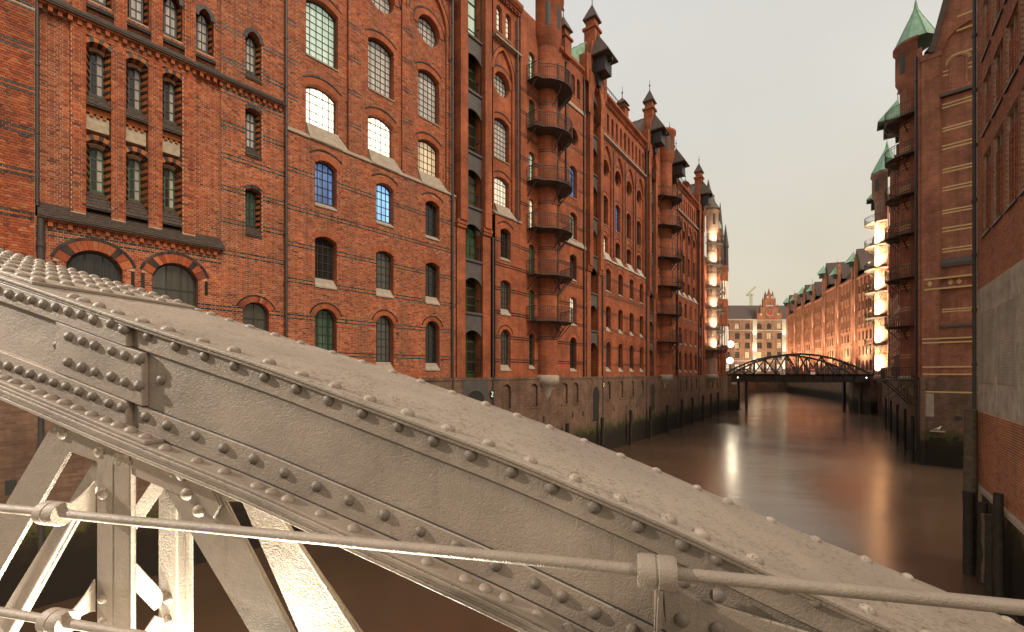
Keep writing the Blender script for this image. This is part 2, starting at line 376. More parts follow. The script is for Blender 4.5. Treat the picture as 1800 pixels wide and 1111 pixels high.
# ------------------------------------------------------------------ openings, walls, bricks, windows
class Op:
    def __init__(s, xc, w, z0, z1, kind='seg', rise=.2, rev=.38):
        s.xc, s.w, s.z0, s.z1, s.kind, s.rev = xc, w, z0, z1, kind, rev
        if kind == 'round': rise = w / 2
        if kind == 'rect': rise = 0.
        s.rise = rise
    def top(s, x):
        h = s.w / 2; dx = min(abs(x - s.xc), h)
        if s.kind == 'rect': return s.z1
        if s.kind == 'circ': return s.zc + math.sqrt(max(0, h * h - dx * dx))
        if s.kind == 'point':
            k = (s.rise ** 2 - h * h) / s.w; q = h + k
            return s.z1 - s.rise + math.sqrt(max(0, q * q - (dx + k) ** 2))
        r = (h * h + s.rise ** 2) / (2 * s.rise)
        return s.z1 - r + math.sqrt(max(0, r * r - dx * dx))
    def bot(s, x):
        if s.kind == 'circ':
            h = s.w / 2; return s.zc - math.sqrt(max(0, h * h - (x - s.xc) ** 2))
        return s.z0
    @property
    def zc(s): return (s.z0 + s.z1) / 2
    def xs(s):
        n = 1 if s.kind == 'rect' else 10
        if s.kind in ('circ', 'round', 'point'):
            return [s.xc - s.w / 2 * math.cos(math.pi * i / 12) for i in range(13)]
        return [s.xc - s.w / 2 + s.w * i / n for i in range(n + 1)]
    def outline(s):
        xs = s.xs(); o = [(x, s.top(x)) for x in xs]
        if s.kind == 'circ': return o + [(x, s.bot(x)) for x in xs[-2:0:-1]]
        return o + [(xs[-1], s.z0), (xs[0], s.z0)]
    def half(s, z):
        """half width at height z, None when clear of it"""
        if z <= s.z0 or z >= s.z1: return None
        lo, hi = 0., s.w / 2
        if s.bot(s.xc + hi - 1e-6) <= z <= s.top(s.xc + hi - 1e-6): return hi
        for _ in range(14):
            m = (lo + hi) / 2
            if s.bot(s.xc + m) <= z <= s.top(s.xc + m): lo = m
            else: hi = m
        return lo

BH = .083
def free(x0, x1, z, ops):
    iv = [(x0, x1)]
    for o in ops:
        h = o.half(z)
        if h is None: continue
        a, b = o.xc - h, o.xc + h; nx = []
        for p, q in iv:
            if b <= p or a >= q: nx.append((p, q)); continue
            if a > p: nx.append((p, a))
            if b < q: nx.append((b, q))
        iv = nx
    return iv

def lay(mb, x0, x1, z0, z1, d, ops=(), dark=(), singles=None, jh=.0075):
    """bricks, course by course, between x0..x1 and z0..z1 on the plane at depth d; dark = heights of glazed double courses"""
    i0 = math.ceil(z0 / BH - .001); i1 = math.floor(z1 / BH + .001)
    for i in range(i0, i1):
        za, zb = i * BH, (i + 1) * BH; zm = (za + zb) / 2
        dk = any(abs(zm - q) < BH * .5 or abs(zm - q - 2 * BH) < BH * .5 for q in dark)
        for a, b in free(x0, x1, zm, ops):
            x = math.floor(a / .385) * .385 - (.19 if i % 2 else 0); st = 0
            while x < b:
                L = .25 if st % 3 == 0 else .132
                p, q = max(x, a), min(x + L - .013, b)
                if q - p > .025:
                    j = random.uniform(-.005, .004)
                    m = 1 if (dk or random.random() < .004) else 0
                    if singles is not None and not dk and len(singles) < 298 and q - p > .1: singles.append((p, q, d + j, za + .006, zb - .006))
                    else: mb.box(p, q, d + j, d + .05, za + jh, zb - jh, m, back=False)
                x += L; st += 1

def skin(mb, x0, x1, z0, z1, d, ops=(), top=None, m=0, reveal=True, mr=None):
    """wall face with openings cut out, and the sides of the openings"""
    bp = {round(x0, 5), round(x1, 5)}
    for o in ops:
        for x in o.xs():
            if x0 < x < x1: bp.add(round(x, 5))
    if top:
        for x in top[1]: bp.add(round(x, 5))
    tf = top[0] if top else (lambda x: z1)
    xs = sorted(bp)
    for a, b in zip(xs, xs[1:]):
        if b - a < 1e-5: continue
        mid = (a + b) / 2; hit = sorted([o for o in ops if o.xc - o.w / 2 < mid < o.xc + o.w / 2], key=lambda o: o.z0)
        za, zb = z0, z0; e = 1e-6
        for o in hit:
            mb.face([(a, d, za), (b, d, zb), (b, d, o.bot(b - e)), (a, d, o.bot(a + e))], m)
            za, zb = o.top(a + e), o.top(b - e)
        mb.face([(a, d, za), (b, d, zb), (b, d, tf(b - e)), (a, d, tf(a + e))], m)
    if reveal:
        for o in ops:
            p = o.outline(); n = len(p)
            for i in range(n):
                (xa, za), (xb, zb) = p[i], p[(i + 1) % n]
                mb.face([(xa, d, za), (xb, d, zb), (xb, d + o.rev, zb), (xa, d + o.rev, za)], m if mr is None else mr)

WCACHE = {}
def window(parent, o, d, cols=3, rows=5, pane='pane_dark', frame='frame_dark', sill=0., sillmat='stone_sill', name='window', bar=.035, fine=True, lip=.05, simple=False):
    """a window standing in opening o of the wall at depth d: glazing bars > pane, sill"""
    key = (round(o.w, 3), round(o.z1 - o.z0, 3), o.kind, round(o.rise, 3), cols, rows, frame, round(sill, 3), bar, round(o.rev, 3))
    if key not in WCACHE:
        q = Op(0, o.w - .02, sill, o.z1 - o.z0 - .01, o.kind, o.rise, o.rev)
        if o.kind == 'circ': q = Op(0, o.w - .02, .01, o.z1 - o.z0 - .01, 'circ')
        fr = MB(); ol = q.outline(); fw = .055 if not simple else .09
        cx, cz = 0, (q.z0 + q.z1) / 2
        inn = []
        for x, z in ol:
            vx, vz = cx - x, cz - z
            sx = 1 - fw / (q.w / 2); sz = 1 - fw / max(.1, (q.z1 - q.z0) / 2)
            inn.append((cx - vx * sx, cz - vz * sz))
        n = len(ol)
        for i in range(n):
            j = (i + 1) % n; A, B, C, D = ol[i], ol[j], inn[j], inn[i]
            fr.face([(A[0], -.05, A[1]), (B[0], -.05, B[1]), (C[0], -.05, C[1]), (D[0], -.05, D[1])])
            fr.face([(D[0], -.05, D[1]), (C[0], -.05, C[1]), (C[0], .03, C[1]), (D[0], .03, D[1])])
        for c in range(1, cols):
            x = -q.w / 2 + q.w * c / cols; fr.box(x - bar / 2, x + bar / 2, -.03, .01, q.bot(x) + .02, q.top(x) - .02)
        for r_ in range(1, rows):
            z = q.z0 + (q.z1 - q.z0) * r_ / rows; h = q.half(z)
            b2 = bar if r_ != rows - 1 or rows < 4 else bar * 1.6
            if h: fr.box(-h + .02, h - .02, -.027, .012, z - b2 / 2, z + b2 / 2)
        pn = MB(); pn.face([(x, 0, z) for x, z in ol][::-1])
        sm = None
        if sill > 0:
            sm = MB(); sm.prism([(0.0, 0.0), (0.0, sill), (-.06, sill), (-o.rev - lip, .06), (-o.rev - lip, 0.0)], -o.w / 2 - .0, o.w / 2 + .0)
            sm = sm.data('sill', sillmat)
        WCACHE[key] = (fr.data('window', frame), pn.data('pane', 'pane_dark'), sm)
    fr, pn, sm = WCACHE[key]
    f = put(name, fr, parent, (o.xc, d + o.rev, EYE + o.z0))
    p = put('pane', pn, f)
    if pane != 'pane_dark':
        p.material_slots[0].link = 'OBJECT'; p.material_slots[0].material = MATS[pane]
    if sm: put('sill', sm, f)
    return f

def ringpts(o, t, n=14):
    """outer points of the arch ring of thickness t round the head of o"""
    zs = o.z1 - o.rise; xs = [o.xc - o.w / 2 * math.cos(math.pi * i / n) for i in range(n + 1)] if o.kind != 'seg' else [o.xc - o.w / 2 + o.w * i / n for i in range(n + 1)]
    inn = [(x, o.top(x)) for x in xs]; out = []
    for i, (x, z) in enumerate(inn):
        a = inn[max(0, i - 1)]; b = inn[min(n, i + 1)]; tx, tz = b[0] - a[0], b[1] - a[1]; L = math.hypot(tx, tz) or 1
        out.append((x - tz / L * t, z + tx / L * t))
    return inn, out
def archring(mb, o, d, t=.25, proud=.02, m=0, n=14, off=0.):
    inn, out = ringpts(o, t, n)
    if off: inn, _ = ringpts(o, off, n); inn = _
    for i in range(n):
        A, B, C, D = inn[i], inn[i + 1], out[i + 1], out[i]; y = d - proud
        mb.mesh([(A[0], y, A[1]), (B[0], y, B[1]), (C[0], y, C[1]), (D[0], y, D[1]), (A[0], d + .02, A[1]), (B[0], d + .02, B[1]), (C[0], d + .02, C[1]), (D[0], d + .02, D[1])],
                [(0, 1, 2, 3), (3, 2, 6, 7), (1, 0, 4, 5), (0, 3, 7, 4), (2, 1, 5, 6)], m)
# ------------------------------------------------------------------ plan of the place
FA = Fac.vp(.03645, 1570, 503)                       # near part of the left bank
CV = .03645 * 540 / 448
FC = Fac.vp(CV, 1478, 1030)                          # the left bank beyond the bend
FR = Fac.vp(.1575, 1485, 1620, True)                 # right bank, corner warehouse
FG = Fac((FR.p.x, FR.p.y), (1, -1))                  # its gable end, facing us
FM = Fac.vp(.2115, 1510, 1718, True)                 # modern brick building, nearest on the right
FF = Fac.vp(.02368, 1204, 1535, True)                # far right row
def sub(f, x): q = f.W(x, 0, 0); return Fac((q.x, q.y), f.a)

def sheet(name, pts, z, mat, kind='structure', thick=0):
    m = MB(); m.face([(x, y, z) for x, y in pts], 0)
    return tag(m.build(name, mat), kind=kind)
sheet('water', [(-300, -120), (700, -120), (700, 700), (-300, 700)], 0, 'water')
p = [FA.W(-40, 1, 0), FA.W(26.2, 1, 0), FC.W(62.8, 1, 0)]
ST = EYE - 0.6
def land(name, pts, mat='asphalt'):
    m = MB(); n = len(pts); top = [(x, y, ST) for x, y in pts]; bt = [(x, y, -1) for x, y in pts]
    m.face(top, 0)
    for i in range(n): m.face([bt[i], bt[(i + 1) % n], top[(i + 1) % n], top[i]], 1)
    return tag(m.build(name, [mat, 'brick_base']), kind='structure')
land('street_ground', [(q.x, q.y) for q in p] + [(103, 193), (-200, 193), (-200, -40)])
q1, q2 = FR.W(-.6, 1, 0), FR.W(-46, 1, 0); q3, q4 = FF.W(2, 1, 0), FF.W(-96, 1, 0)
land('bank_ground', [(q1.x + 3, q1.y + .5), (q1.x, q1.y), (q2.x, q2.y), (q3.x, q3.y), (q4.x, q4.y), (150, 192.9), (400, 192.9), (400, 36)])
land('quay_ground', [(-200, 193.02), (600, 193.02), (600, 690), (-200, 690)])

FL = [0.1, 4.0, 7.45, 10.95, 14.5, 18.5, 22.1]

def basewall(root, x0, x1, d=-.1, niches=(), z0=-8.0, z1=-.3):
    m = MB(); ops = [Op(x, .9, -2.5, -.75, 'seg', .25, .16) for x in niches]
    skin(m, x0, x1, z0, z1, d, ops)
    m.face([(x0, d, z1), (x1, d, z1), (x1, d + .3, z1), (x0, d + .3, z1)])
    m.face([(x0, d, z0), (x0, d + .3, z0), (x0, d + .3, z1), (x0, d, z1)]); m.face([(x1, d, z0), (x1, d + .3, z0), (x1, d + .3, z1), (x1, d, z1)])
    for o in ops: m.face([(x, d + .16, z) for x, z in o.outline()])
    for x in niches:
        m.box(x - .5, x + .5, d - .06, d + .1, -2.62, -2.5)
        m.box(x + 1.1, x + 1.35, d - .004, d + .05, -3.75, -3.3, 1)
    m.build('base_wall', ['brick_base', 'frame_dark'], root, L0)
    g = MB(); g.box(x0, x1, d - .05, d + .1, z1 - .12, z1 + .05); g.build('base_ledge', 'brick_base', root, L0)

def pipe(root, x, z0, z1, d=-.08, r=.075):
    m = MB(); m.tube([(x, d - r, z0), (x, d - r, z1)], r, 8)
    for k in range(int((z1 - z0) / 2.2) + 1): m.tube([(x, d - r, z0 + .1 + 2.2 * k), (x, d - r, z0 + .22 + 2.2 * k)], r * 1.3, 8)
    m.build('downpipe', 'pipe_metal', root, L0)

def bands(mb, x0, x1, d, zs, ops, m=0):
    for z in zs:
        for q in (z, z + 2 * BH):
            for a, b in free(x0, x1, q, ops):
                if b - a > .05: mb.box(a, b, d - .006, d + .02, q - BH / 2 + .004, q + BH / 2 - .004, m)

def door_leaf(root, x, w, z, h, d, pane='pane_dark', frame='door_green'):
    o = Op(x, w, z, z + h, 'seg', .22, 0.)
    return window(root, o, d, 2, 4, pane, frame, 0, name='hatch_door', bar=.09)

def bay(root, xc, w, zt, fine=True, panes=None, arch=True, dp=.75, pier=.75, mat='brick_wall', deep=False, fl=None):
    """loading bay: a slot of hatch doors one above another between two piers, grey plates between the storeys"""
    fl = fl or FL; x0, x1 = xc - w / 2, xc + w / 2; m = MB()
    zs = [z for z in fl if z < zt - 2]
    zb = -.3
    m.box(x0 - .02, x1 + .02, dp, dp + .1, zb, zt, 1)
    for a, b in ((x0 - pier, x0), (x1, x1 + pier)):
        m.box(a, b, -.02, dp, zb, 9.3)
        m.box(a - .03, b + .03, -.12, .1, 9.3, 9.5); m.box(a - .06, b + .06, -.17, .1, 9.5, 9.75)
        aa, bb = (a + .12, b) if a < xc else (a, b - .12)
        m.box(aa, bb, -.26, dp, 9.75, zt)
    m.build('bay_piers', [mat, 'door_green'], root, L0)
    for i, z in enumerate(zs):
        top = zs[i + 1] if i + 1 < len(zs) else zt + .3
        o = Op(xc, w, z, top - 1.15, 'seg', .42, .1)
        pl = MB(); skin(pl, x0, x1, z, top - .12, .12, [o]); pl.box(x0, x1, .02, dp, top - .12, top + .02, 0)
        pl.build('spandrel_plate', 'grey_plate', root, L0)
        pn = (panes or {}).get(i, 'pane_dark')
        door_leaf(root, xc, w - .04, z + .03, top - 1.2 - z, dp - .03, pn, 'door_green')
        if fine:
            b = MB(); b.tube([(x1 - .18, .2, z + .02), (x1 - .18, .2, z + 1.0)], .03, 6); b.tube([(x1 - .18, .15, z + .9), (x1 - .18, .4, z + .9)], .05, 6)
            b.build('hoist_hook', 'dark_metal', root, L0)

def pinnacle(root, x, y, z0, z1, hw=.45, cap='roof_tile', mat='brick_wall', fin=1.2):
    h = z1 - z0; m = MB()
    m.box(x - hw, x + hw, y - hw, y + hw, z0, z0 + h * .40)
    m.box(x - hw * 1.25, x + hw * 1.25, y - hw * 1.25, y + hw * 1.25, z0 + h * .40, z0 + h * .45)
    m.box(x - hw * .82, x + hw * .82, y - hw * .82, y + hw * .82, z0 + h * .45, z0 + h * .66)
    m.box(x - hw * .35, x + hw * .35, y - hw * .84, y - hw * .8, z0 + h * .48, z0 + h * .62)
    p = m.build('pinnacle', mat, root, L0)
    c = MB(); c.pyramid(x, y, z0 + h * .64, z1, hw * 1.2); c.box(x - hw * 1.2, x + hw * 1.2, y - hw * 1.2, y + hw * 1.2, z0 + h * .62, z0 + h * .645)
    c.build('pinnacle_cap', cap, p)
    if fin:
        f = MB(); f.tube([(x, y, z1 - .15), (x, y, z1 + fin)], [.05, .015], 6); f.tube([(x, y, z1 + fin * .35), (x, y, z1 + fin * .35 + .14)], .09, 6); f.build('finial', 'dark_metal', p)

def hoist_cap(root, x, z, hw=1.15, dep=1.6, h=2.4, roof='roof_tile', y0=-.25, fin=1.1):
    """the little peaked roof hanging out over a loading bay, with its winch housing"""
    m = MB(); y = y0 - dep / 2
    m.mesh([(x - hw, y0 - dep, z), (x + hw, y0 - dep, z), (x + hw, y0 + .2, z), (x - hw, y0 + .2, z), (x - hw * .1, y0 - .1, z + h), (x + hw * .1, y0 - .1, z + h)],
           [(0, 1, 5, 4), (1, 2, 5), (3, 0, 4), (3, 2, 1, 0), (2, 3, 4, 5)])
    m.box(x - hw, x + hw, y0 - dep, y0 + .2, z - .12, z)
    p = m.build('hoist_roof', roof, root, L0)
    b = MB(); b.box(x - hw * .62, x + hw * .62, y0 - dep * .7, y0 + .3, z - 1.5, z - .12); b.box(x - .12, x + .12, y0 - dep * .95, y0, z - .5, z - .2)
    b.slab([(x - hw * .62, z - 1.5), (x + hw * .62, z - 1.5), (x + .2, z - 2.4), (x - .2, z - 2.4)], y0 - .3, y0 + .3)
    b.build('winch_housing', 'dark_metal', p)
    if fin:
        f = MB(); f.tube([(x, y0 - .1, z + h - .1), (x, y0 - .1, z + h + fin)], [.045, .015], 6); f.tube([(x, y0 - .1, z + h + fin * .5), (x, y0 - .1, z + h + fin * .5 + .14)], .08, 6); f.build('finial', 'dark_metal', p)

def bay_gable(root, xc, w, ze, mat='brick_wall', copper=False, ridge=30.3, cap=True, capz=28.8, tip=34.3, depth=9., roof='roof_tile'):
    """gable over a loading bay: brick front rising above the eaves, cross roof behind, pinnacle and hoist roof"""
    hw = w / 2 + .95; o = Op(xc, w, ze - 9.2, ze + .5, 'point', 1.9, .35)
    m = MB(); m.slab([(xc - hw, ze - .4), (xc - hw, ze + 2.0), (xc - hw * .62, ze + 2.3), (xc - hw * .55, ze + 3.6), (xc, ze + 4.0), (xc + hw * .55, ze + 3.6), (xc + hw * .62, ze + 2.3), (xc + hw, ze + 2.0), (xc + hw, ze - .4)], -.2, .7)
    for sx in (-1, 1):
        m.box(xc + sx * hw - .35, xc + sx * hw + .35, -.28, .8, ze - .6, ze + 1.9)
        m.box(xc + sx * hw * .5 - .1, xc + sx * hw * .5 + .1, -.215, -.19, ze + .4, ze + 1.5, 1)
    g = m.build('bay_gable', [mat, 'frame_dark'], root, L0)
    k = MB(); inn = ringpts(Op(xc, w + .1, ze - 3, ze + .3, 'point', 2.0), .2)
    skin(k, xc - hw, xc + hw, ze - 3.2, ze + .6, -.28, [Op(xc, w, ze - 3.2, ze + .25, 'point', 2.1, .5)])
    archring(k, Op(xc, w, ze - 3.2, ze + .25, 'point', 2.1), -.28, .22, .03)
    k.build('bay_arch', mat, root, L0)
    rf = MB(); rw = hw + 2.4; ridge += .8
    rf.mesh([(xc - rw, .5, ze + .55), (xc, .5, ridge), (xc + rw, .5, ze + .55), (xc - rw, depth, ze + .55), (xc, depth, ridge), (xc + rw, depth, ze + .55)],
            [(0, 1, 4, 3), (1, 2, 5, 4), (0, 2, 1), (3, 4, 5)])
    for q in range(12):
        yy = .6 + q * (depth - .8) / 11
        for sx in (-1, 1): rf.bar((xc, yy, ridge + .02), (xc + sx * rw, yy, ze + .57), .05, .05)
    rf.build('cross_roof', 'copper' if copper else roof, root, L0)
    pinnacle(root, xc, .25, ze + 3.3, tip, .55)
    if cap: hoist_cap(root, xc, capz)

def railing(mb, pts, z, h=1.05, step=.13, post=None):
    """bars and rails along a line of plan points"""
    L = 0; acc = 0.
    for (x0, y0), (x1, y1) in zip(pts, pts[1:]):
        d = math.hypot(x1 - x0, y1 - y0)
        mb.bar((x0, y0, z + h), (x1, y1, z + h), .045, .045); mb.bar((x0, y0, z + .12), (x1, y1, z + .12), .03, .03); mb.bar((x0, y0, z + h * .8), (x1, y1, z + h * .8), .025, .025)
        while acc < d:
            t = acc / d; x, y = x0 + (x1 - x0) * t, y0 + (y1 - y0) * t
            mb.box(x - .011, x + .011, y - .011, y + .011, z, z + h); acc += step
        acc -= d

def balcony(root, xc, yc, z, rb, x_left=None, step=.14, mat='rail_iron', brackets=True, a0=180, a1=360, plate='plate_metal'):
    n = 16; arc = [(xc + rb * math.cos(R(a0 + (a1 - a0) * i / n)), yc + rb * math.sin(R(a0 + (a1 - a0) * i / n))) for i in range(n + 1)]
    if x_left is not None:
        yl = yc - .95; arc = [(x_left, yc + .1), (x_left, yl)] + [q for q in arc if q[0] > xc - rb * .80 or q[1] < yl]
    m = MB(); ln = len(arc); t = .05
    top = [(x, y, z) for x, y in arc]; bt = [(x, y, z - t) for x, y in arc]
    m.face(top); m.face(bt[::-1])
    for i in range(ln): j = (i + 1) % ln; m.face([bt[i], bt[j], top[j], top[i]])
    for q in arc[1:-1:4]: m.bar((q[0], q[1], z - t - .03), (xc + (q[0] - xc) * .2, yc, z - t - .03), .05, .06)
    b = m.build('balcony', plate, root, L0)
    r = MB(); railing(r, arc, z, 1.05, step); r.build('railing', mat, b)
    if brackets:
        g = MB()
        for ang in (a0 + 35, a0 + 90, a1 - 35) if x_left is None else (a0 + 75, a1 - 55, a1 - 20):
            c, s_ = math.cos(R(ang)), math.sin(R(ang)); e1 = (xc + rb * .92 * c, yc + rb * .92 * s_, z - .15); e2 = (xc + rb * .5 * c, yc + min(rb * .5 * s_, -.05), z - 1.25)
            g = MB(); g.bar(e1, e2, .07, .07); mid = tuple((p + q) / 2 for p, q in zip(e1, e2)); g.bar(mid, (xc + rb * .52 * c, yc + rb * .52 * s_, z - .15), .05, .05); g.build('bracket', mat, b)
        if x_left is not None: g = MB(); g.bar((x_left + .1, yc - .85, z - .15), (x_left + .1, yc - .02, z - 1.1), .07, .07); g.build('bracket', mat, b)
    return b

def turret(root, xc, yc, rc, rb, floors, z0, zt, mat='brick_wall', xl=None, drum=True, step=.14, gold=False, door=-50, corbel=True, capmat=None, zdoor=None):
    m = MB(); a0, a1 = R(180), R(360)
    m.lathe(xc, yc, [(rc, z0), (rc, zt)], 28, a0, a1)
    if drum:
        m.lathe(xc, yc, [(rc, zt), (rc + .12, zt + .25), (rc + .12, zt + .45), (rc + .32, zt + .9), (rc + .32, zt + 3.6), (rc + .5, zt + 3.8), (rc + .5, zt + 4.1), (0, zt + 4.3)], 28, a0, a1)
        for ang in (225, 270, 315):
            c, s_ = math.cos(R(ang)), math.sin(R(ang)); q = rc + .33
            m.mesh([(xc + q * math.cos(R(ang + t)), yc + q * math.sin(R(ang + t)), z) for z in (zt + 1.3, zt + 3.1) for t in (-9, 0, 9)], [(0, 1, 4, 3), (1, 2, 5, 4)], 1)
    m.build('stair_turret', [mat, 'frame_dark'], root, L0)
    bnd = MB()
    for z in floors:
        for dz in ((1.15, 1.32) if not gold else (.6, .85, 2.6, 2.85)):
            bnd.lathe(xc, yc, [(rc + .008, z - dz - .035), (rc + .008, z - dz + .035)], 28, a0, a1)
    tag(bnd.build('turret_band', 'yellow_brick' if gold else 'brick_dark', root, L0), kind='stuff')
    if corbel:
        c = MB(); c.lathe(xc, yc, [(.15, z0 - 1.9), (.45, z0 - 1.5), (.5, z0 - 1.2), (rc * .75, z0 - .95), (rc * .8, z0 - .7), (rc + .12, z0 - .55), (rc + .12, z0), (rc, z0 + .1)], 28, a0, a1); c.build('corbel', 'stone_sill', root, L0)
    zd = zdoor if zdoor is not None else floors
    for z in list(floors):
        ang = R(door); q = rc + .015; dd = MB()
        pts = [R(door - 17), R(door), R(door + 17)]
        dd.mesh([(xc + q * math.cos(t), yc + q * math.sin(t), h) for h in (z + .02, z + 2.3) for t in pts], [(0, 1, 4, 3), (1, 2, 5, 4)])
        q2 = q + .03
        for t in pts + [R(door - 8), R(door + 8)]: dd.box(xc + q2 * math.cos(t) - .03, xc + q2 * math.cos(t) + .03, yc + q2 * math.sin(t) - .03, yc + q2 * math.sin(t) + .03, z + .02, z + 2.32, 1)
        dd.build('balcony_door', ['pane_dim', 'frame_green'], root, L0)
        balcony(root, xc, yc, z, rb, xl, step)

# ================================================================== LEFT BANK
# ---------------- warehouse with slit windows and slate ledges (nearest on the left)
W1 = FA.root('brick_warehouse', 'red brick warehouse with narrow striped slit windows, slate ledges and two wide black-and-red arches', 'warehouse')
D = .1; bk = MB(); mo = MB(); tr = MB(); BN = [4.93, 6.27, 7.6, 8.95, 10.25, 11.55, 12.9, 14.25]
singles = []
mo.box(-14, -7.85, .03, 1.2, -.3, 22); 
lay(bk, -9.0, -7.86, 3.2, 11.7, 0, (), BN, singles=singles)
lay(bk, -11.5, -7.86, -.3, 3.2, 0, (), BN); lay(bk, -11.5, -9.01, 3.2, 11.7, 0, (), BN); lay(bk, -11.5, -7.86, 11.7, 14.2, 0, (), BN)
sb = MB(); sb.box(-.5, .5, -.0, 1, -.5, .5); sbd = sb.data('brick', 'brick_red_single')
for a, b, d, za, zb in singles: put('brick', sbd, W1, ((a + b) / 2, d, EYE + (za + zb) / 2), scale=(b - a, .05, zb - za))
AR = [Op(-6.4, 1.45, .3, 4.25, 'seg', .55, .3), Op(-4.1, 1.45, .3, 4.25, 'seg', .55, .3)]
ao = [Op(o.xc, o.w + .66, -9, o.z1 + .33, 'seg', .7) for o in AR]
skin(mo, -7.85, -2.57, -.3, 5.08, D + .006, AR, mr=1); lay(bk, -7.85, -2.57, -.3, 5.07, D, [Op(o.xc, o.w + .62, o.z1 - .55, o.z1 + .30, 'seg', .62) for o in AR] + AR, (2.6, 4.55))
for o in AR:      # arch stones alternately red brick and black
    nst = 13; inn, out = ringpts(o, .32, nst)
    for i in range(nst):
        v = MB(); A, B, C, E = inn[i], inn[i + 1], out[i + 1], out[i]; y = D - .03 - (.01 if i % 2 else 0); g = .012
        def sh(p, q, t): return (p[0] + (q[0] - p[0]) * t, p[1] + (q[1] - p[1]) * t)
        A, B = sh(A, B, .03), sh(B, A, .03); E, C = sh(E, C, .03), sh(C, E, .03)
        v.mesh([(A[0], y, A[1]), (B[0], y, B[1]), (C[0], y, C[1]), (E[0], y, E[1])] + [(p[0], D + .2, p[1]) for p in (A, B, C, E)], [(0, 1, 2, 3), (1, 0, 4, 5), (2, 1, 5, 6), (3, 2, 6, 7), (0, 3, 7, 4)])
        v.build('arch_stone', 'brick_dark' if i in (1, 10) else 'brick_red_single', W1, L0)
    archring(tr, o, D, .42, .035, 1, 16, off=.33)
    for sx in (-1, 1):
        tr.box(o.xc + sx * (o.w / 2 + .28) - .05, o.xc + sx * (o.w / 2 + .28) + .05, D - .02, D + .05, o.z1 - 1.1, o.z1 - .55, 1)
window(W1, AR[0], D, 3, 3, 'pane_dark', 'frame_dark'); window(W1, AR[1], D, 3, 4, 'pane_dim', 'frame_dark')
tr.build('arch_surround', ['brick_red', 'brick_dark'], W1, L0)
# slate ledges, shingle by shingle row
def slates(root, x0, x1, y0, z0, y1, z1, rows=6, name='slate_ledge'):
    m = MB(); s = MB(); L = math.hypot(y1 - y0, z1 - z0)
    m.prism([(y0, z0), (y0, z0 - .05), (y1 + .1, z0 - .05), (y1 + .1, z1)], x0, x1)
    p = m.build(name, 'slate', root, L0)
    for r_ in range(rows):
        t0, t1 = r_ / rows, min(1, (r_ + 1.15) / rows); x = x0 - (.09 if r_ % 2 else 0)
        while x < x1:
            a, b = max(x0, x + .004), min(x1, x + .176); x += .18
            if b - a < .03: continue
            j = random.uniform(0, .012); ya, za = y0 + (y1 - y0) * t0 - .03, z0 + (z1 - z0) * t0 + .02 + j; yb, zb = y0 + (y1 - y0) * t1, z0 + (z1 - z0) * t1 + .004
            s.mesh([(a, ya, za), (b, ya, za), (b, yb, zb), (a, yb, zb), (a, ya, za - .025), (b, ya, za - .025)], [(0, 1, 2, 3), (4, 5, 1, 0)])
    tag(s.build('slates', 'slate', p), kind='stuff')
slates(W1, -7.8, -2.5, D - .24, 5.08, D + .2, 5.62, 7)
slates(W1, -7.8, .0, D - .22, 12.08, D + .3, 12.62, 6)
def dentils(mb, x0, x1, z, d, n=None):
    x = x0; i = 0
    while x < x1 - .1:
        mb.box(x, x + .115, d - .07 - .05 * (i % 2), d + .1, z, z + .16); mb.box(x, x + .22, d - .14, d + .1, z + .168, z + .24); x += .235; i += 1
db = MB(); dentils(db, -7.8, -2.55, 4.80, D); dentils(db, -7.8, .0, 11.8, D); tag(db.build('corbel_course', 'brick_arch', W1, L0), kind='stuff')
# upper storeys between the ledges
cols = [(-6.31, .66), (-5.265, .65), (-4.205, .63)]
piers = [(-7.02, -6.64), (-5.98, -5.59), (-4.94, -4.52), (-3.89, -3.46)]
jb = MB(); tan = MB()
for a, b in piers:
    mo.box(a + .004, b - .004, D + .01, D + .55, 5.3, 11.95); lay(bk, a, b, 5.4, 11.95, D)
    pe = MB(); pe.prism([(D + .0, 5.4), (D + .03, 5.27), (D + .12, 5.2), (D + .3, 5.2), (D + .3, 5.4)], a, b); pe.build('pier_foot', 'brick_orange', W1, L0)
    for side in (a, b):      # bricks turning the corner of the pier
        i = int(5.4 / BH) + 1
        while (i + 1) * BH < 11.9:
            jb.box(side - .004, side + .004, D + .004, D + .13 if i % 2 else D + .26, i * BH + .006, (i + 1) * BH - .006, 0); i += 1
for a, b in ((-7.85, -7.02), (-3.46, -2.57)): mo.box(a, b, D + .156, D + .4, 5.4, 12); lay(bk, a, b, 5.5, 11.9, D + .15)
lo_ = [Op(xc, w_, 11.0, 11.62, 'seg', .2) for xc, w_ in cols]
mo.box(-7.02, -3.46, D + .01, D + .4, 11.62, 12.05); lay(bk, -7.02, -3.46, 11.62, 12.0, D)
def stripes(mb, x, w_, z0, z1, y0, y1, t=.05):
    z = z0; i = 0
    while z < z1:
        h = .10 if i % 2 else .15
        for sx in (-1, 1):
            xe = x + sx * w_ / 2; a, b = sorted((xe, xe - sx * (t + .012 * (i % 2))))
            za, zb = z + .005, min(z1, z + h) - .005; t2 = t + .03 * (i % 2); xi = xe - sx * t2; ya = y0 + .03
            mb.mesh([(xe + sx * .02, ya, za), (xi, y1, za), (xe + sx * .02, y1, za), (xe + sx * .02, ya, zb), (xi, y1, zb), (xe + sx * .02, y1, zb)], [(0, 1, 4, 3), (3, 4, 5), (0, 2, 1)], 1 if i % 2 else 2)
        z += h; i += 1
back = []
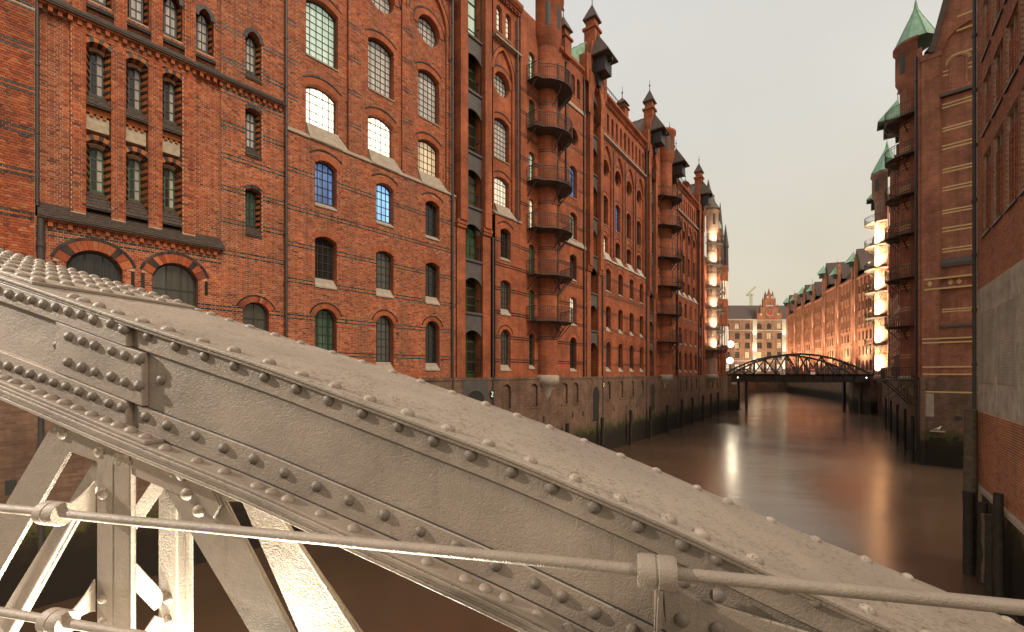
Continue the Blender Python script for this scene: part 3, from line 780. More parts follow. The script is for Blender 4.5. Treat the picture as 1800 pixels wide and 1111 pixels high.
for n_, (xc, w_) in enumerate(cols):
    o1 = Op(xc, w_ - .24, 6.42, 7.98, 'seg', .09, .06); o2 = Op(xc, w_ - .24, 9.80, 11.36, 'seg', .09, .06); back += [o1, o2]
    for o, zz in ((o1, 5.72), (o2, 9.28)):
        window(W1, o, D + .45, 2, 4, 'pane_dark', 'frame_green' if o is o1 else 'frame_dark')
        bl = MB(); bl.box(xc + .02, xc + w_ / 2 - .16, D + .500, D + .504, o.z0 + .03, o.z1 - .08); bl.build('window_blind', 'pane_blind', W1, L0)
        slates(W1, xc - w_ / 2, xc + w_ / 2, D - .04, zz, D + .45, o.z0, 5, 'slate_sill')
        stripes(jb, xc, w_, zz + .25, o.z1 + .05, D + .03, D + .45, .125)
        inn, out = ringpts(Op(xc, w_ - .02, o.z0, o.z1 + .12, 'seg', .14), .16, 6)
        for i in range(6):
            A, B, C, E = inn[i], inn[i + 1], out[i + 1], out[i]
            jb.mesh([(A[0], D + .02, A[1]), (B[0], D + .02, B[1]), (C[0], D + .02, C[1]), (E[0], D + .02, E[1]), (A[0], D + .45, A[1]), (B[0], D + .45, B[1])], [(0, 1, 2, 3), (0, 1, 5, 4)], 1 if i % 2 else 2)
    tan.box(xc - w_ / 2 + .03, xc + w_ / 2 - .03, D + .2, D + .46, 8.46, 8.98)
    for q in range(3): jb.box(xc - .22 + q * .17, xc - .12 + q * .17, D + .15, D + .45, 8.93, 9.03, 2)
    jb.box(xc - w_ / 2, xc + w_ / 2, D + .14, D + .45, 9.04, 9.22, 2)
tan.build('plaster_panel', 'plaster', W1, L0)
skin(mo, -7.02, -3.46, 5.4, 11.7, D + .456, back, mr=1); lay(bk, -7.02, -3.46, 5.4, 11.62, D + .45, [Op(o.xc, o.w + .1, o.z0 - .7, o.z1 + .25, 'rect') for o in back])
# gable storey above the upper ledge
gop = [Op(x, .62, 12.9, 14.75, 'point', .42, .42) for x in (-6.27, -5.21, -4.17, -3.11)]
skin(mo, -7.85, -2.5, 12.2, 22, D + .106, gop, mr=1); lay(bk, -7.85, -2.5, 12.4, 17.6, D + .1, gop, (14.25,))
for xp_ in (-5.74, -4.69, -3.64, -6.82):
    mo.box(xp_ - .17, xp_ + .17, D - .03, D + .2, 12.15, 22); lay(bk, xp_ - .18, xp_ + .18, 12.15, 17.6, D - .04)
    jb.box(xp_ - .181, xp_ + .181, D - .05, D + .2, 12.02, 12.15, 2)
for o in gop:
    q = Op(o.xc, .42, 13.15, 14.68, 'point', .38, .40); window(W1, q, D + .1, 2, 4, 'pane_curtain', 'frame_dark')
    stripes(jb, o.xc, o.w + .14, 12.95, 14.35, D + .08, D + .5, .15); slates(W1, o.xc - .36, o.xc + .36, D - .05, 12.62, D + .5, 13.15, 5, 'slate_sill')
    archring(jb, q, D + .1, .16, .03, 1)
# pilaster at the right end with its own column of slit windows
pop = [Op(-1.33, .66, 5.95, 7.98, 'seg', .12, .42), Op(-1.33, .66, 9.35, 11.42, 'seg', .12, .42), Op(-1.33, .66, 12.66, 14.75, 'point', .42, .42), Op(-1.22, 1.05, .3, 3.1, 'seg', .35, .3)]
skin(mo, -2.57, 0, -.3, 22, D + .006, pop, mr=1); lay(bk, -2.57, 0, -.3, 17.6, D, pop, BN + [2.6])
mo.box(-2.57, -2.5, D + .01, D + .5, -.3, 22)
for i, o in enumerate(pop[:3]):
    q = Op(o.xc, .42, o.z0 + .48, o.z1 - .05, o.kind, o.rise - .02 if o.kind == 'point' else .1, .40)
    window(W1, q, D, 2, 4, ('pane_green', 'pane_curtain', 'pane_curtain')[i], 'frame_dark')
    stripes(jb, o.xc, o.w + .1, o.z0 + .3, o.z1 - o.rise, D - .01, D + .42, .15)
    slates(W1, o.xc - .33, o.xc + .33, D - .05, o.z0, D + .42, o.z0 + .48, 5, 'slate_sill')
    archring(jb, Op(q.xc, q.w + .1, q.z0, q.z1 + .04, q.kind, q.rise), D, .16, .02, 1)
window(W1, pop[3], D, 2, 4, 'pane_dim', 'frame_dark'); archring(jb, pop[3], D, .24, .02, 0, 13); archring(jb, pop[3], D, .30, .03, 1, 13, off=.24)
tag(bk.build('bricks', ['brick_red', 'brick_dark'], W1, L0), kind='stuff')
tag(jb.build('jamb_bricks', ['brick_red', 'brick_dark', 'brick_orange'], W1, L0), kind='stuff')
mo.build('wall', ['mortar', 'brick_wall'], W1, L0)
basewall(W1, -14, 0, -.04, (-9.6, -6.4, -4.1, -1.2))
pipe(W1, -7.72, -7, 5.0, D - .02, .09); pipe(W1, -7.8, 5.4, 20, D + .0, .05); pipe(W1, -.02, -7, 20, 0., .06)
rb = MB(); rb.box(-14, 0, 1.2, 12, -1.5, 21); rb.build('rear_block', 'brick_wall', W1, L0)

# ---------------- warehouse with lit windows, loading bay and turret
W2 = FA.root('brick_warehouse', 'red brick warehouse with two blazing lit windows, a loading bay and wrap-round turret balconies', 'warehouse')
bk = MB(); mo = MB(); ar = MB(); bd = MB(); LG = 11.05
cx2 = [1.89, 5.22, 8.54, 15.2]
low, panes_low = [], []
PL = {0: ('pane_green', 'pane_dim', 'pane_dark', 'pane_dim'), 1: ('pane_dark', 'pane_dim', 'pane_dark', 'pane_dim'), 2: ('pane_blue', 'pane_sky', 'pane_dark', 'pane_dark')}
ROWS = [(.18, 3.15, .42, .46), (4.12, 6.62, .2, .5), (7.98, 10.28, .24, .3)]
def lower_rows(root, xs, wd, PL, d=0., cols=4, rows=(6, 5, 5), detail=True, dd=0.):
    ops = []
    for r_, (z0, z1, rise, sl_) in enumerate(ROWS):
        for c_, x in enumerate(xs):
            o = Op(x, wd, z0, z1, 'seg', rise, .36); ops.append(o)
            window(root, o, d, cols, rows[r_], PL[r_][c_ % len(PL[r_])], 'frame_dark', sl_)
            if r_ == 0: archring(ar, o, d, .24, .012, 0); archring(ar, o, d, .31, .03, 1, 12, off=.25)
            else: archring(ar, o, d, .25, .012, 0, 12)
            if r_ == 2: archring(ar, Op(x, wd + .5, z0, z1 + .42, 'seg', .3), d, .07, .03, 1, 12)
    return ops
low = lower_rows(W2, cx2, 1.1, PL)
BL = [.85, 2.5, 4.2, 5.85, 7.55, 9.25]
lowA = [o for o in low if o.xc < 10]; lowB = [o for o in low if o.xc > 10]
skin(mo, 0, 10.39, -.3, LG, .006, lowA, mr=1); lay(bk, 0, 10.39, -.3, LG, 0, lowA, BL)
skin(mo, 14.1, 17.0, -.3, LG, 0, lowB, m=1); bands(bd, 14.1, 17.0, 0, BL, lowB)
mo.box(-.0, .05, 0, .4, -.3, LG)
# upper storeys in tall niches
def upper_rows(root, xs, wd, PU, niche_w, z_top, d=.35, cols=5, rows=(5, 8), zr=((11.4, 14.0), (15.15, 18.15)), sl=(.55, .26), oc=(20.6, .85), rowpane='pane_curtain', small=False):
    ops, nich = [], []
    for c_, x in enumerate(xs):
        for r_, (z0, z1) in enumerate(zr):
            o = Op(x, wd, z0, z1, 'seg', .28, .34); ops.append(o)
            window(root, o, d, cols, rows[r_], PU[r_][c_ % len(PU[r_])], 'frame_dark', sl[r_], bar=.028, lip=.05)
            archring(ar, o, d, .3, .012, 0, 12); archring(ar, Op(x, wd + .3, z0, z1 + .35, 'seg', .34), d, .07, .03, 1, 12)
        o = Op(x, oc[1] * 2, oc[0] - oc[1], oc[0] + oc[1], 'circ', 0, .4); ops.append(o)
        window(root, o, d, cols, 5, rowpane, 'frame_dark', 0, bar=.03)
        archring(ar, o, d, .3, .05, 0, 18); archring(ar, Op(x, oc[1] * 2 + .7, oc[0] - oc[1] - .35, oc[0] + oc[1] + .35, 'circ'), d, .1, .02, 1, 18)
        ib = MB(); 
        nich.append(Op(x, niche_w, LG + .3, z_top, 'point', niche_w * .85, .17))
    return ops, nich
PU = {0: ('pane_bright', 'pane_bright', 'pane_warm', 'pane_cream'), 1: ('pane_mint', 'pane_curtain', 'pane_curtain', 'pane_curtain')}
up, ni = upper_rows(W2, cx2, 1.62, PU, 2.6, 23.2)
ni[3] = Op(15.2, 2.0, LG + .3, 23.0, 'point', 1.8, .17)
ZE = 26.6
for x0, x1, near in ((.05, 10.39, True), (14.1, 17.0, False)):
    u = [o for o in up if x0 < o.xc < x1]; nn = [o for o in ni if x0 < o.xc < x1]
    att = [] if near else [Op(x, .62, 23.9, 25.9, 'seg', .2, .3) for x in (14.75, 15.75)]
    if near: att = [Op(x + q, .62, 23.9, 25.9, 'seg', .2, .3) for x in cx2[:3] for q in (-.5, .5)]
    for o in att: window(W2, o, .2, 2, 5, 'pane_cream', 'frame_dark', .1)
    if near:
        skin(mo, x0, x1, LG, ZE, .206, nn + att, mr=1); lay(bk, x0, x1, LG, 25.5, .2, nn + att, [z + .05 for z in (12.6, 14.3, 16., 17.7, 19.4)])
        skin(mo, x0, x1, LG, 24, .356, u, mr=1); lay(bk, x0, x1, LG, 24, .35, u)
    else:
        skin(mo, x0, x1, LG, ZE, .2, nn + att, m=1); skin(mo, x0, x1, LG, 24, .36, u, m=1)
    for o in nn: archring(ar, o, .2, .22, .02, 0, 16); archring(ar, o, .2, .3, .03, 1, 16, off=.24)
    lg = MB(); lg.prism([(-.07, LG), (-.07, LG + .07), (.36, LG + .42), (.36, LG - .0)], x0 - .05, x1); lg.build('stone_ledge', 'stone_sill', W2, L0)
    lg = MB(); lg.prism([(-.05, ZE), (-.2, ZE + .2), (-.2, ZE + .45), (.3, ZE + .7), (.3, ZE)], x0 - .05, x1)
    dentils(lg, x0, x1, ZE - .35, .12); lg.build('cornice', 'brick_wall', W2, L0)
    lg = MB(); lg.prism([(-.1, 23.35), (-.1, 23.45), (.25, 23.65), (.25, 23.35)], x0, x1); lg.build('stone_ledge', 'stone_sill', W2, L0)
for o in up:      # bigger stone slopes under the lit row
    if abs(o.z0 - 11.4) < .01:
        s_ = MB(); s_.prism([(.36, 11.35), (.36, 11.95), (.30, 11.95), (-.07, 11.13), (-.07, 11.05)], o.xc - .82, o.xc + .82)
        s_.mesh([(o.xc + .82, .36, 11.95), (o.xc + .82, -.07, 11.13), (o.xc + 1.25, -.07, 11.1), (o.xc + 1.0, .36, 11.5)], [(0, 1, 2, 3)]); s_.build('sill', 'stone_sill', W2, L0)
bay(W2, 12.05, 1.62, ZE, panes={6: 'pane_mint', 3: 'pane_dim', 2: 'pane_green'})
# plain wall with the turret, right of the loading bay
stz = FL[1:7]
to = [Op(18.38, .72, z + .1, z + 2.4, 'seg', .16, .25) for z in stz] + [Op(18.38, .7, .35, 3.1, 'seg', .2, .25)]
to3 = [Op(24.25, 1.05, z0, z1, 'seg', r_, .34) for z0, z1, r_, s_ in ROWS] + [Op(24.25, 1.2, 11.5, 13.9, 'seg', .3, .34), Op(24.25, 1.2, 15.1, 17.9, 'seg', .3, .34), Op(24.25, 1.5, 19.7, 21.2, 'circ', 0, .34)] + [Op(x, .55, 23.9, 25.8, 'seg', .2, .3) for x in (23.4, 24.25, 25.1)]
PT = ('pane_green', 'pane_green', 'pane_cream', 'pane_mint', 'pane_green', 'pane_mint', 'pane_dark')
for o, q in zip(to, PT): window(W2, o, .1, 2, 5, q, 'frame_green', 0 if o.z0 > 1 else .3)
for o, q in zip(to3, ('pane_dark', 'pane_cream', 'pane_dark', 'pane_curtain', 'pane_blue', 'pane_dark', 'pane_dark', 'pane_dark', 'pane_dark')): window(W2, o, .1, 3, 5, q, 'frame_dark', 0 if o.kind == 'circ' else .3)
skin(mo, 17.0, 26.2, -.3, ZE + .6, .1, to + to3, m=1)
for o in to3[:6]: archring(ar, o, .1, .25, .015, 0, 12)
bands(bd, 17.0, 26.2, .1, BL + [12.6, 14.3, 16., 17.7, 19.4, 21.1], to + to3)
turret(W2, 20.15, .12, .98, 2.15, stz, -.2, 25.4, xl=17.75)
lg = MB(); lg.prism([(.1, ZE), (-.1, ZE + .2), (-.1, ZE + .45), (.3, ZE + .7), (.3, ZE)], 21.8, 26.2); lg.build('cornice', 'brick_wall', W2, L0); lg = MB(); lg.prism([(.1, 22.9), (0, 22.9), (0, 23.0), (.1, 23.3)], 21.8, 26.2); lg.build('stone_ledge', 'stone_sill', W2, L0); lg = MB(); lg.prism([(.1, LG), (-.06, LG), (-.06, LG + .06), (.1, LG + .5)], 22.4, 26.2); lg.build('stone_ledge', 'stone_sill', W2, L0)
tag(bk.build('bricks', ['brick_red', 'brick_dark'], W2, L0), kind='stuff')
mo.build('wall', ['mortar', 'brick_wall'], W2, L0); tag(ar.build('window_arch', ['brick_arch', 'brick_dark'], W2, L0), kind='stuff'); tag(bd.build('dark_band', 'brick_dark', W2, L0), kind='stuff')
basewall(W2, 0, 26.2, -.1, (15.2, 18.4, 22.6, 24.3))
hb = MB(); o = Op(12.05, 1.6, -3.2, -1.1, 'seg', .45); skin(hb, 10.9, 13.2, -3.2, -.25, -.13, [o]); hb.face([(x, -.105, z) for x, z in o.outline()], 1); hb.build('water_gate', ['grey_plate', 'frame_dark'], W2, L0)
for x, z0, z1, d in ((10.05, -7, 26, 0), (16.55, 11, 26, .1), (13.75, -7, 9.3, -.02), (25.9, -7, 26.3, .1), (23.0, 15, 26, .1)): pipe(W2, x, z0, z1, d - .02, .08)
pinnacle(W2, 23.0, .3, 26.6, 30.2, .5); 
rf = MB(); rf.prism([(.4, ZE + .6), (5.5, 31), (14, 31), (14, ZE)], 0, 26.2); rf.box(0, 26.2, 1.2, 14, -1.5, ZE + .6); rf.build('roof', 'roof_tile', W2, L0)

# ---------------- the two matching blocks beyond the bend
def block(F, label, x_end, bay_x, cols_x, bay2=None, tur=None, side=(), side_op=(), copper=False, panes=None, lit=False, xs0=0., pinn=(), right_bay_gable=True):
    global ar, mo
    root = F.root('brick_warehouse', label, 'warehouse'); ar = MB(); mo = MB(); bd = MB()
    PLx, PUx = panes
    lo = lower_rows(root, cols_x, 1.15, PLx, 0., 3, (5, 4, 4))
    up, ni = upper_rows(root, cols_x, 1.25, PUx, 2.2, 22.4, .3, 3, (4, 6), ((11.45, 13.6), (14.6, 17.5)), (.45, .25), (20.2, .8), 'pane_dark')
    c0, c1 = cols_x[0] - 1.6, cols_x[-1] + 1.45
    n = int((c1 - c0 - .4) / 1.05); att = [Op(c0 + .75 + i * (c1 - c0 - 1.3) / (n - 1), .52, 23.5, 25.6, 'seg', .2, .28) for i in range(n)]
    for i, o in enumerate(att): window(root, o, .15, 2, 4, ('pane_dark', 'pane_blue', 'pane_dim')[i % 3], 'frame_dark', .08, simple=True)
    skin(mo, c0, c1, -.3, LG, 0, lo); skin(mo, c0, c1, LG, ZE, .15, ni + att); skin(mo, c0, c1, LG, 24, .31, up)
    bands(bd, c0, c1, 0, BL, lo)
    for o in ni: archring(ar, o, .15, .2, .02, 0, 14); archring(ar, o, .15, .28, .03, 1, 14, off=.22)
    lg = MB()
    lg.prism([(-.07, LG), (-.07, LG + .07), (.32, LG + .42), (.32, LG)], c0, c1)
    lg.build('stone_ledge', 'stone_pale', root, L0); lg = MB(); lg.prism([(-.12, 22.95), (-.12, 23.05), (.2, 23.25), (.2, 22.95)], c0, c1); lg.build('stone_ledge', 'stone_pale', root, L0)
    for x in cols_x: lg = MB(); lg.prism([(.32, 11.4), (.32, 11.95), (-.07, 11.15), (-.07, 11.05)], x - .65, x + .75); lg.build('sill', 'stone_pale', root, L0)
    cn = MB(); cn.prism([(.1, ZE), (-.22, ZE + .25), (-.22, ZE + .5), (.3, ZE + .8), (.3, ZE)], c0, c1); dentils(cn, c0, c1, ZE - .4, .1); cn.build('cornice', 'brick_wall', root, L0)
    for x, zz in ((c0 + .06, ZE), (c1 - .06, ZE)): pipe(root, x, -7, zz, -.02, .08)
    for x in cols_x[:-1]: pipe(root, x + 1.5, LG + .6, 22.5, .13, .045)
    bay(root, bay_x, 1.6, ZE - .4, panes={2: 'pane_dim', 3: 'pane_warm', 4: 'pane_dark', 1: 'pane_green'}, fine=False); bay_gable(root, bay_x, 1.6, ZE, copper=copper)
    cc = [cols_x[0] - .2, cols_x[1], cols_x[2], cols_x[3]]
    basewall(root, xs0, x_end, -.1, cc)
    if bay2: bay(root, bay2, 1.6, ZE - .4, fine=False, panes={3: 'pane_dim'}); bay_gable(root, bay2, 1.6, ZE)
    for a, b in side: 
        so = [o for o in side_op if a < o.xc < b]
        skin(mo, a, b, -.3, ZE + 1.5, .1, so); bands(bd, a, b, .1, BL + [12.6, 14.3, 16., 17.7, 19.4, 21.1], so)
    for i, o in enumerate(side_op): window(root, o, .1, 2, 5, ('pane_dark', 'pane_dim', 'pane_dark', 'pane_curtain')[i % 4], 'frame_dark', .3, simple=True)
    if tur: turret(root, tur, .12, 1.1, 2.3, FL[1:7], -.2, 26.8, xl=tur - 2.7, step=.2)
    mo.build('wall', 'brick_wall', root, L0); tag(ar.build('window_arch', ['brick_arch', 'brick_dark'], root, L0), kind='stuff'); tag(bd.build('dark_band', 'brick_dark', root, L0), kind='stuff')
    hb = MB(); o = Op(bay_x, 1.3, -4.4, -1.2, 'round'); skin(hb, bay_x - 1, bay_x + 1, -4.6, -.4, -.13, [o]); hb.face([(x, -.105, z) for x, z in o.outline()], 1); hb.build('water_gate', ['brick_base', 'frame_dark'], root, L0)
    rf = MB(); rf.prism([(.4, ZE + .7), (3.2, 29.2), (14, 29.2), (14, ZE)], xs0, x_end); rf.box(xs0, x_end, 1.2, 14, -1.5, ZE + .7); rf.build('roof', 'roof_tile', root, L0)
    for x, z in pinn: pinnacle(root, x, .4, ZE + .6, z, .5)
    rl = MB(); railing(rl, [(c0 + .5, .1), (c0 + 5, .1)], ZE + .75, .7, .5); rl.build('roof_railing', 'dark_metal', root, L0)
    return root
PB = ({0: ('pane_dim', 'pane_dark', 'pane_dark', 'pane_dim'), 1: ('pane_dark',), 2: ('pane_dim', 'pane_dark')}, {0: ('pane_cream', 'pane_dark', 'pane_dark', 'pane_dark'), 1: ('pane_dark', 'pane_blue', 'pane_dark', 'pane_dark')})
so3 = []
block(FC, 'red brick warehouse with green copper cross roof, between the two balconied turrets', 16.0, 1.77, [4.85, 7.9, 10.95, 14.0], copper=True, panes=PB, side=((-.1, .2),), pinn=((9.3, 29.4),))
FD = sub(FC, 16.0)
so4 = [Op(9.6, .9, z0, z1, 'seg', r_, .3) for z0, z1, r_, s_ in ROWS] + [Op(9.6, .95, 11.5, 13.7, 'seg', .25, .3), Op(9.6, .95, 14.8, 17.4, 'seg', .25, .3)] + [Op(3.3, .6, z + .1, z + 2.3, 'seg', .15, .25) for z in FL]
PD = ({0: ('pane_dark',), 1: ('pane_dim', 'pane_cream', 'pane_cream', 'pane_cream'), 2: ('pane_dim', 'pane_dark', 'pane_cream', 'pane_cream')}, {0: ('pane_dark',), 1: ('pane_dark',)})
W4 = block(FD, 'red brick warehouse with dark roof and round turret, second before the far bridge', 27.6, 1.45, [13.4, 16.25, 19.1, 22.0], bay2=25.0, tur=6.1, side=((2.9, 11.8),), side_op=so4, panes=PD, pinn=((17.5, 29.0), (9.8, 33.0)))
hoist_cap(W4, 10.2, 28.2)

# ---------------- the corner block with floodlit turret and octagonal tower
FE = sub(FC, 43.6)
W5 = FE.root('corner_warehouse', 'floodlit red brick corner warehouse with spired octagonal tower beside the far bridge', 'warehouse')
ar, mo, bd = MB(), MB(), MB()
eo = [Op(6.9 + 2.1 * i, .8, z0, z1, 'seg', r_, .3) for i in range(3) for z0, z1, r_, s_ in ROWS + [(11.4, 13.6, .25, .4), (14.8, 17.4, .25, .3)]]
skin(mo, 0, 13.0, -.3, 19, .1, eo); 
for i, o in enumerate(eo): window(W5, o, .1, 2, 4, ('pane_cream', 'pane_dim', 'pane_warm')[i % 3], 'frame_dark', .3, simple=True)
bands(bd, 0, 13, .1, BL + [12.6, 14.3, 16.], eo)
turret(W5, 3.2, .1, 1.35, 2.3, FL[1:7], -.2, 24.0, mat='brick_tan', step=.25, drum=True)  # paler brick puts the white flood glow into the turret's colour
hc = MB(); hc.lathe(3.2, .1, [(2.0, 28.0), (1.2, 29.3), (.35, 32), (.05, 33.5)], 20); hc.build('turret_roof', 'roof_tile', W5, L0)
rf = MB(); rf.prism([(.3, 19), (3, 23), (11, 23), (11, 19)], 0, 13); rf.box(0, 13, 1.2, 12, -1.5, 19); rf.build('roof', 'roof_tile', W5, L0)
balc = [balcony(W5, 8.5, .1, z, 1.7, step=.25) for z in FL[1:6]]
ot = MB(); N8 = [(math.cos(R(22.5 + 45 * i)), math.sin(R(22.5 + 45 * i))) for i in range(8)]
def octa(mb, x, y, prof, m=0):
    vs = [(x + c * r_, y + s_ * r_, z) for r_, z in prof for c, s_ in N8]
    mb.mesh(vs, [(i * 8 + q, i * 8 + (q + 1) % 8, i * 8 + 8 + (q + 1) % 8, i * 8 + 8 + q) for i in range(len(prof) - 1) for q in range(8)], m)
TX, TY = FE.X(1266.5, .3), .3
octa(ot, TX, TY, [(1.0, -.3), (1.0, 4.0), (1.35, 4.6), (1.35, 12.6), (1.5, 12.9), (1.35, 13.2), (1.35, 19.8), (1.5, 20.1), (1.3, 20.6), (0, 20.8)])
for z, h in ((5.4, 3.6), (14.2, 3.4)):
    for i in range(8):
        a = R(45 * i); q = 1.28
        for k in (-.26, .26):
            c, s_ = math.cos(a), math.sin(a); px_, py_ = TX + c * q - s_ * k, TY + s_ * q + c * k
            ot.bar((px_, py_, z), (px_, py_, z + h), .28, .06, 1, up=(c, s_, 0))
T5 = ot.build('octagonal_tower', ['brick_wall', 'pane_cream'], W5, L0)
for sx_, dz in ((FE.X(1266, -.4), 31.6), (FE.X(1275.5, .2), 29.8)):
    sp_ = MB(); octa(sp_, sx_, -.4 if dz > 31 else .2, [(.55, 20.3), (.5, 25.0), (.62, 25.3), (.04, dz)]); sp_.build('spire', 'slate', T5)
dm = MB(); DX = FE.X(1256, .4); octa(dm, DX, .4, [(1.05, 16.5), (1.05, 26.2), (1.2, 26.4)]); dm.build('dome_drum', 'brick_wall', W5, L0)
dm = MB(); dm.lathe(DX, .4, [(1.2, 26.4), (1.15, 27.1), (.75, 28.2), (.2, 28.9), (.08, 29.6), (.02, 33)], 20); dm.build('dome', 'copper', W5, L0)
mo.build('wall', 'brick_wall', W5, L0); tag(bd.build('dark_band', 'brick_dark', W5, L0), kind='stuff'); basewall(W5, 0, 18.4, -.1, (1.0, 5.4, 9.2, 11.5))
sw = MB(); sw.box(13.0, 18.3, .12, .6, -.3, 4.0); sw.build('tower_base', 'brick_wall', W5, L0)
# ================================================================== RIGHT BANK
brickpiece('brick_modern', [(0, (.30, .09, .042)), (.3, (.42, .15, .068)), (.8, (.48, .18, .08)), (1, (.37, .135, .065))])
# ---------------- modern brick building, nearest on the right
M1 = FM.root('modern_building', 'modern red brick building with recessed brick screens above grey wall panels', 'building')
bk, mo = MB(), MB()
WR = [(5.2, 8.3), (9.05, 11.15), (11.95, 14.1), (14.9, 17.0)]
WC = [(1.0, 2.34), (2.69, 4.09), (4.42, 5.84), (6.17, 7.6), (7.95, 9.4), (9.75, 11.2)]
wo = [Op((a + b) / 2, b - a, z0, z1, 'rect', 0, .36) for a, b in WC for z0, z1 in WR]
skin(mo, 0, 14, -4.35, 18.5, .008, wo)
lay(bk, 0, 9.5, -4.35, -1.42, 0, jh=.012); lay(bk, 0, 9.5, 3.32, 15.5, 0, wo, jh=.012)
mo.box(0, .02, .02, 9, -4.35, 18.5)
mo.build('wall', 'mortar', M1, L0)
for o in wo:
    if o.xc > 9.5: continue
    f = MB(); x0, x1 = o.xc - o.w / 2, o.xc + o.w / 2; y = .34
    f.box(x0, x1, y, y + .05, o.z0, o.z1, 0)
    f.box(o.xc - .16, o.xc - .08, .08, y, o.z0, o.z1, 1); f.box(x1 - .09, x1, .1, y, o.z0, o.z1, 1); f.box(x0, x0 + .06, .1, y, o.z0, o.z1, 1)
    f.build('window', ['frame_dark', 'brick_tan'], M1, L0)
    s_ = MB(); zt = o.z1 - .62
    for a, b in ((x0 + .08, o.xc - .18), (o.xc - .06, x1 - .1)):
        i = 0; z = o.z0 + .05
        while z < zt:
            n = max(1, round((b - a) / .25)); st = (b - a) / n
            for q in range(n + 1):
                p0 = a + q * st; p, r_ = max(a, p0 + .03), min(b, p0 + st - .05)
                if r_ - p > .03: s_.box(p, r_, .05, .17, z + .012, z + .066, 0)
            z += .083; i += 1
    tag(s_.build('brick_screen', 'brick_modern', M1, L0), kind='stuff')
    g = MB(); g.face([(x0 + .06, y - .012, zt), (x1 - .09, y - .012, zt), (x1 - .09, y - .012, o.z1), (x0 + .06, y - .012, o.z1)]); g.build('pane', 'pane_dark', M1, L0)
    l = MB(); l.prism([(.3, 0), (.3, .06), (-.06, .03), (-.06, -.03)], x0 - .02, x1 + .02); l.build('window_sill', 'pipe_metal', M1, (0, 0, EYE + o.z0))
tag(bk.build('bricks', ['brick_modern', 'brick_dark'], M1, L0), kind='stuff')
px0 = [0.12, 3.0, 3.3, 5.75, 6.05, 8.5, 8.8, 11.2]
for a, b in ((.12, 3.0), (3.3, 5.75), (6.05, 8.5), (8.8, 11.3)):
    g = MB(); g.box(a, b, -.012, .1, -.35, 2.28); g.build('wall_panel', 'panel_grey', M1, L0)
    g = MB(); g.box(a, b, .0, .1, 2.31, 3.28); g.build('wall_panel', 'concrete', M1, L0)
    g = MB(); g.box(a, b, .0, .1, -1.42, -.38); g.build('wall_panel', 'concrete', M1, L0)
for a in (3.02, 5.77, 8.52):
    g = MB(); g.box(a, a + .26, -.02, .1, -1.42, 3.28); g.build('panel_strip', 'concrete', M1, L0)
g = MB(); g.box(-.02, 14, -.1, .3, -4.5, -4.36); g.build('stone_ledge', 'stone_sill', M1, L0)
g = MB(); g.box(0, 14, .12, 2, -8, -4.5); g.build('base_wall', 'brick_base', M1, L0)
g = MB(); g.box(.02, 14, .5, 9, -4.4, 18.4); g.build('rear_block', 'brick_wall_modern', M1, L0)
pipe(M1, -.05, -4.2, 18.5, .0, .07)
g = MB(); g.tube([(-.05, -.08, -4.2), (-.03, -.1, -4.6), (.12, -.25, -4.9), (.12, -.3, -5.4)], .07, 8); g.build('pipe_outlet', 'pipe_metal', M1, L0)

# ---------------- warehouse R1: gable end towards us, turret on the canal
def turret_roof(root, xc, yc, r, z0, z1, name='turret_roof'):
    m = MB(); n = 8; a0 = R(22.5); prof = [(r * 1.05, z0), (r * .66, z0 + (z1 - z0) * .33), (r * .30, z0 + (z1 - z0) * .62), (r * .10, z0 + (z1 - z0) * .8), (.03, z1)]
    vs = [(xc + q * math.cos(a0 + i * math.pi / 4), yc + q * math.sin(a0 + i * math.pi / 4), z) for q, z in prof for i in range(n)]
    m.mesh(vs, [(i * n + q, i * n + (q + 1) % n, i * n + n + (q + 1) % n, i * n + n + q) for i in range(len(prof) - 1) for q in range(n)] + [tuple(range(n))[::-1]])
    for i in range(n):
        for a, b in zip(range(len(prof) - 1), range(1, len(prof))): m.bar(vs[a * n + i], vs[b * n + i], .06, .06)
    m.tube([(xc, yc, z1 - .1), (xc, yc, z1 + .9)], .04, 6); m.lathe(xc, yc, [(0, z1 + .75), (.16, z1 + .9), (0, z1 + 1.05)], 10)
    return m.build(name, 'copper', root, L0)
R1 = FR.root('gabled_warehouse', 'dark red brick warehouse with yellow brick stripes, tall gable end and green turret roof', 'warehouse')
FZ = [4.3, 8.6, 12.5, 16.05, 19.6, 23.1]
ro = []
mo, bd, ar = MB(), MB(), MB()
for i in range(7):
    x = -10.5 - 3.1 * i
    for z0, z1, r_, s_ in ROWS + [(11.5, 13.8, .25, .4), (15, 17.6, .25, .3), (18.8, 21.4, .3, .3), (22.6, 25, .3, .3)]:
        o = Op(x, 1.1, z0, z1, 'seg', r_, .3); ro.append(o); window(R1, o, 0, 3, 5, ('pane_warm', 'pane_dim', 'pane_cream')[(i + int(z0)) % 3], 'frame_dark', .3, simple=True)
for z in FZ + [.35]:
    o = Op(-2.4, 1.0, z + .1, z + 2.6, 'seg', .2, .3); ro.append(o); window(R1, o, 0, 2, 5, 'pane_warm', 'frame_green', 0)
skin(mo, -33, 0, -.3, 26.6, 0, ro); bands(bd, -33, 0, 0, BL + [12.6, 15.9, 19.4, 23], ro)
for i in range(7): mo.box(-9 - 3.1 * i - .2, -9 - 3.1 * i + .2, -.3, .1, 10, 26.4)
mo.box(-4.0, -3.6, -.35, .05, -.3, 26.4); mo.box(-1.2, -.02, -.2, .05, -.3, 27)
turret(R1, -4.9, .1, 1.12, 2.2, FZ, -.3, 25.9, mat='brick_wall_right', gold=True, step=.16, door=-150, corbel=True, drum=True)
turret_roof(R1, -4.9, .1, 1.5, 30.0, 34.0)
hoist_cap(R1, -16, 28.2, roof='copper', dep=1.9)
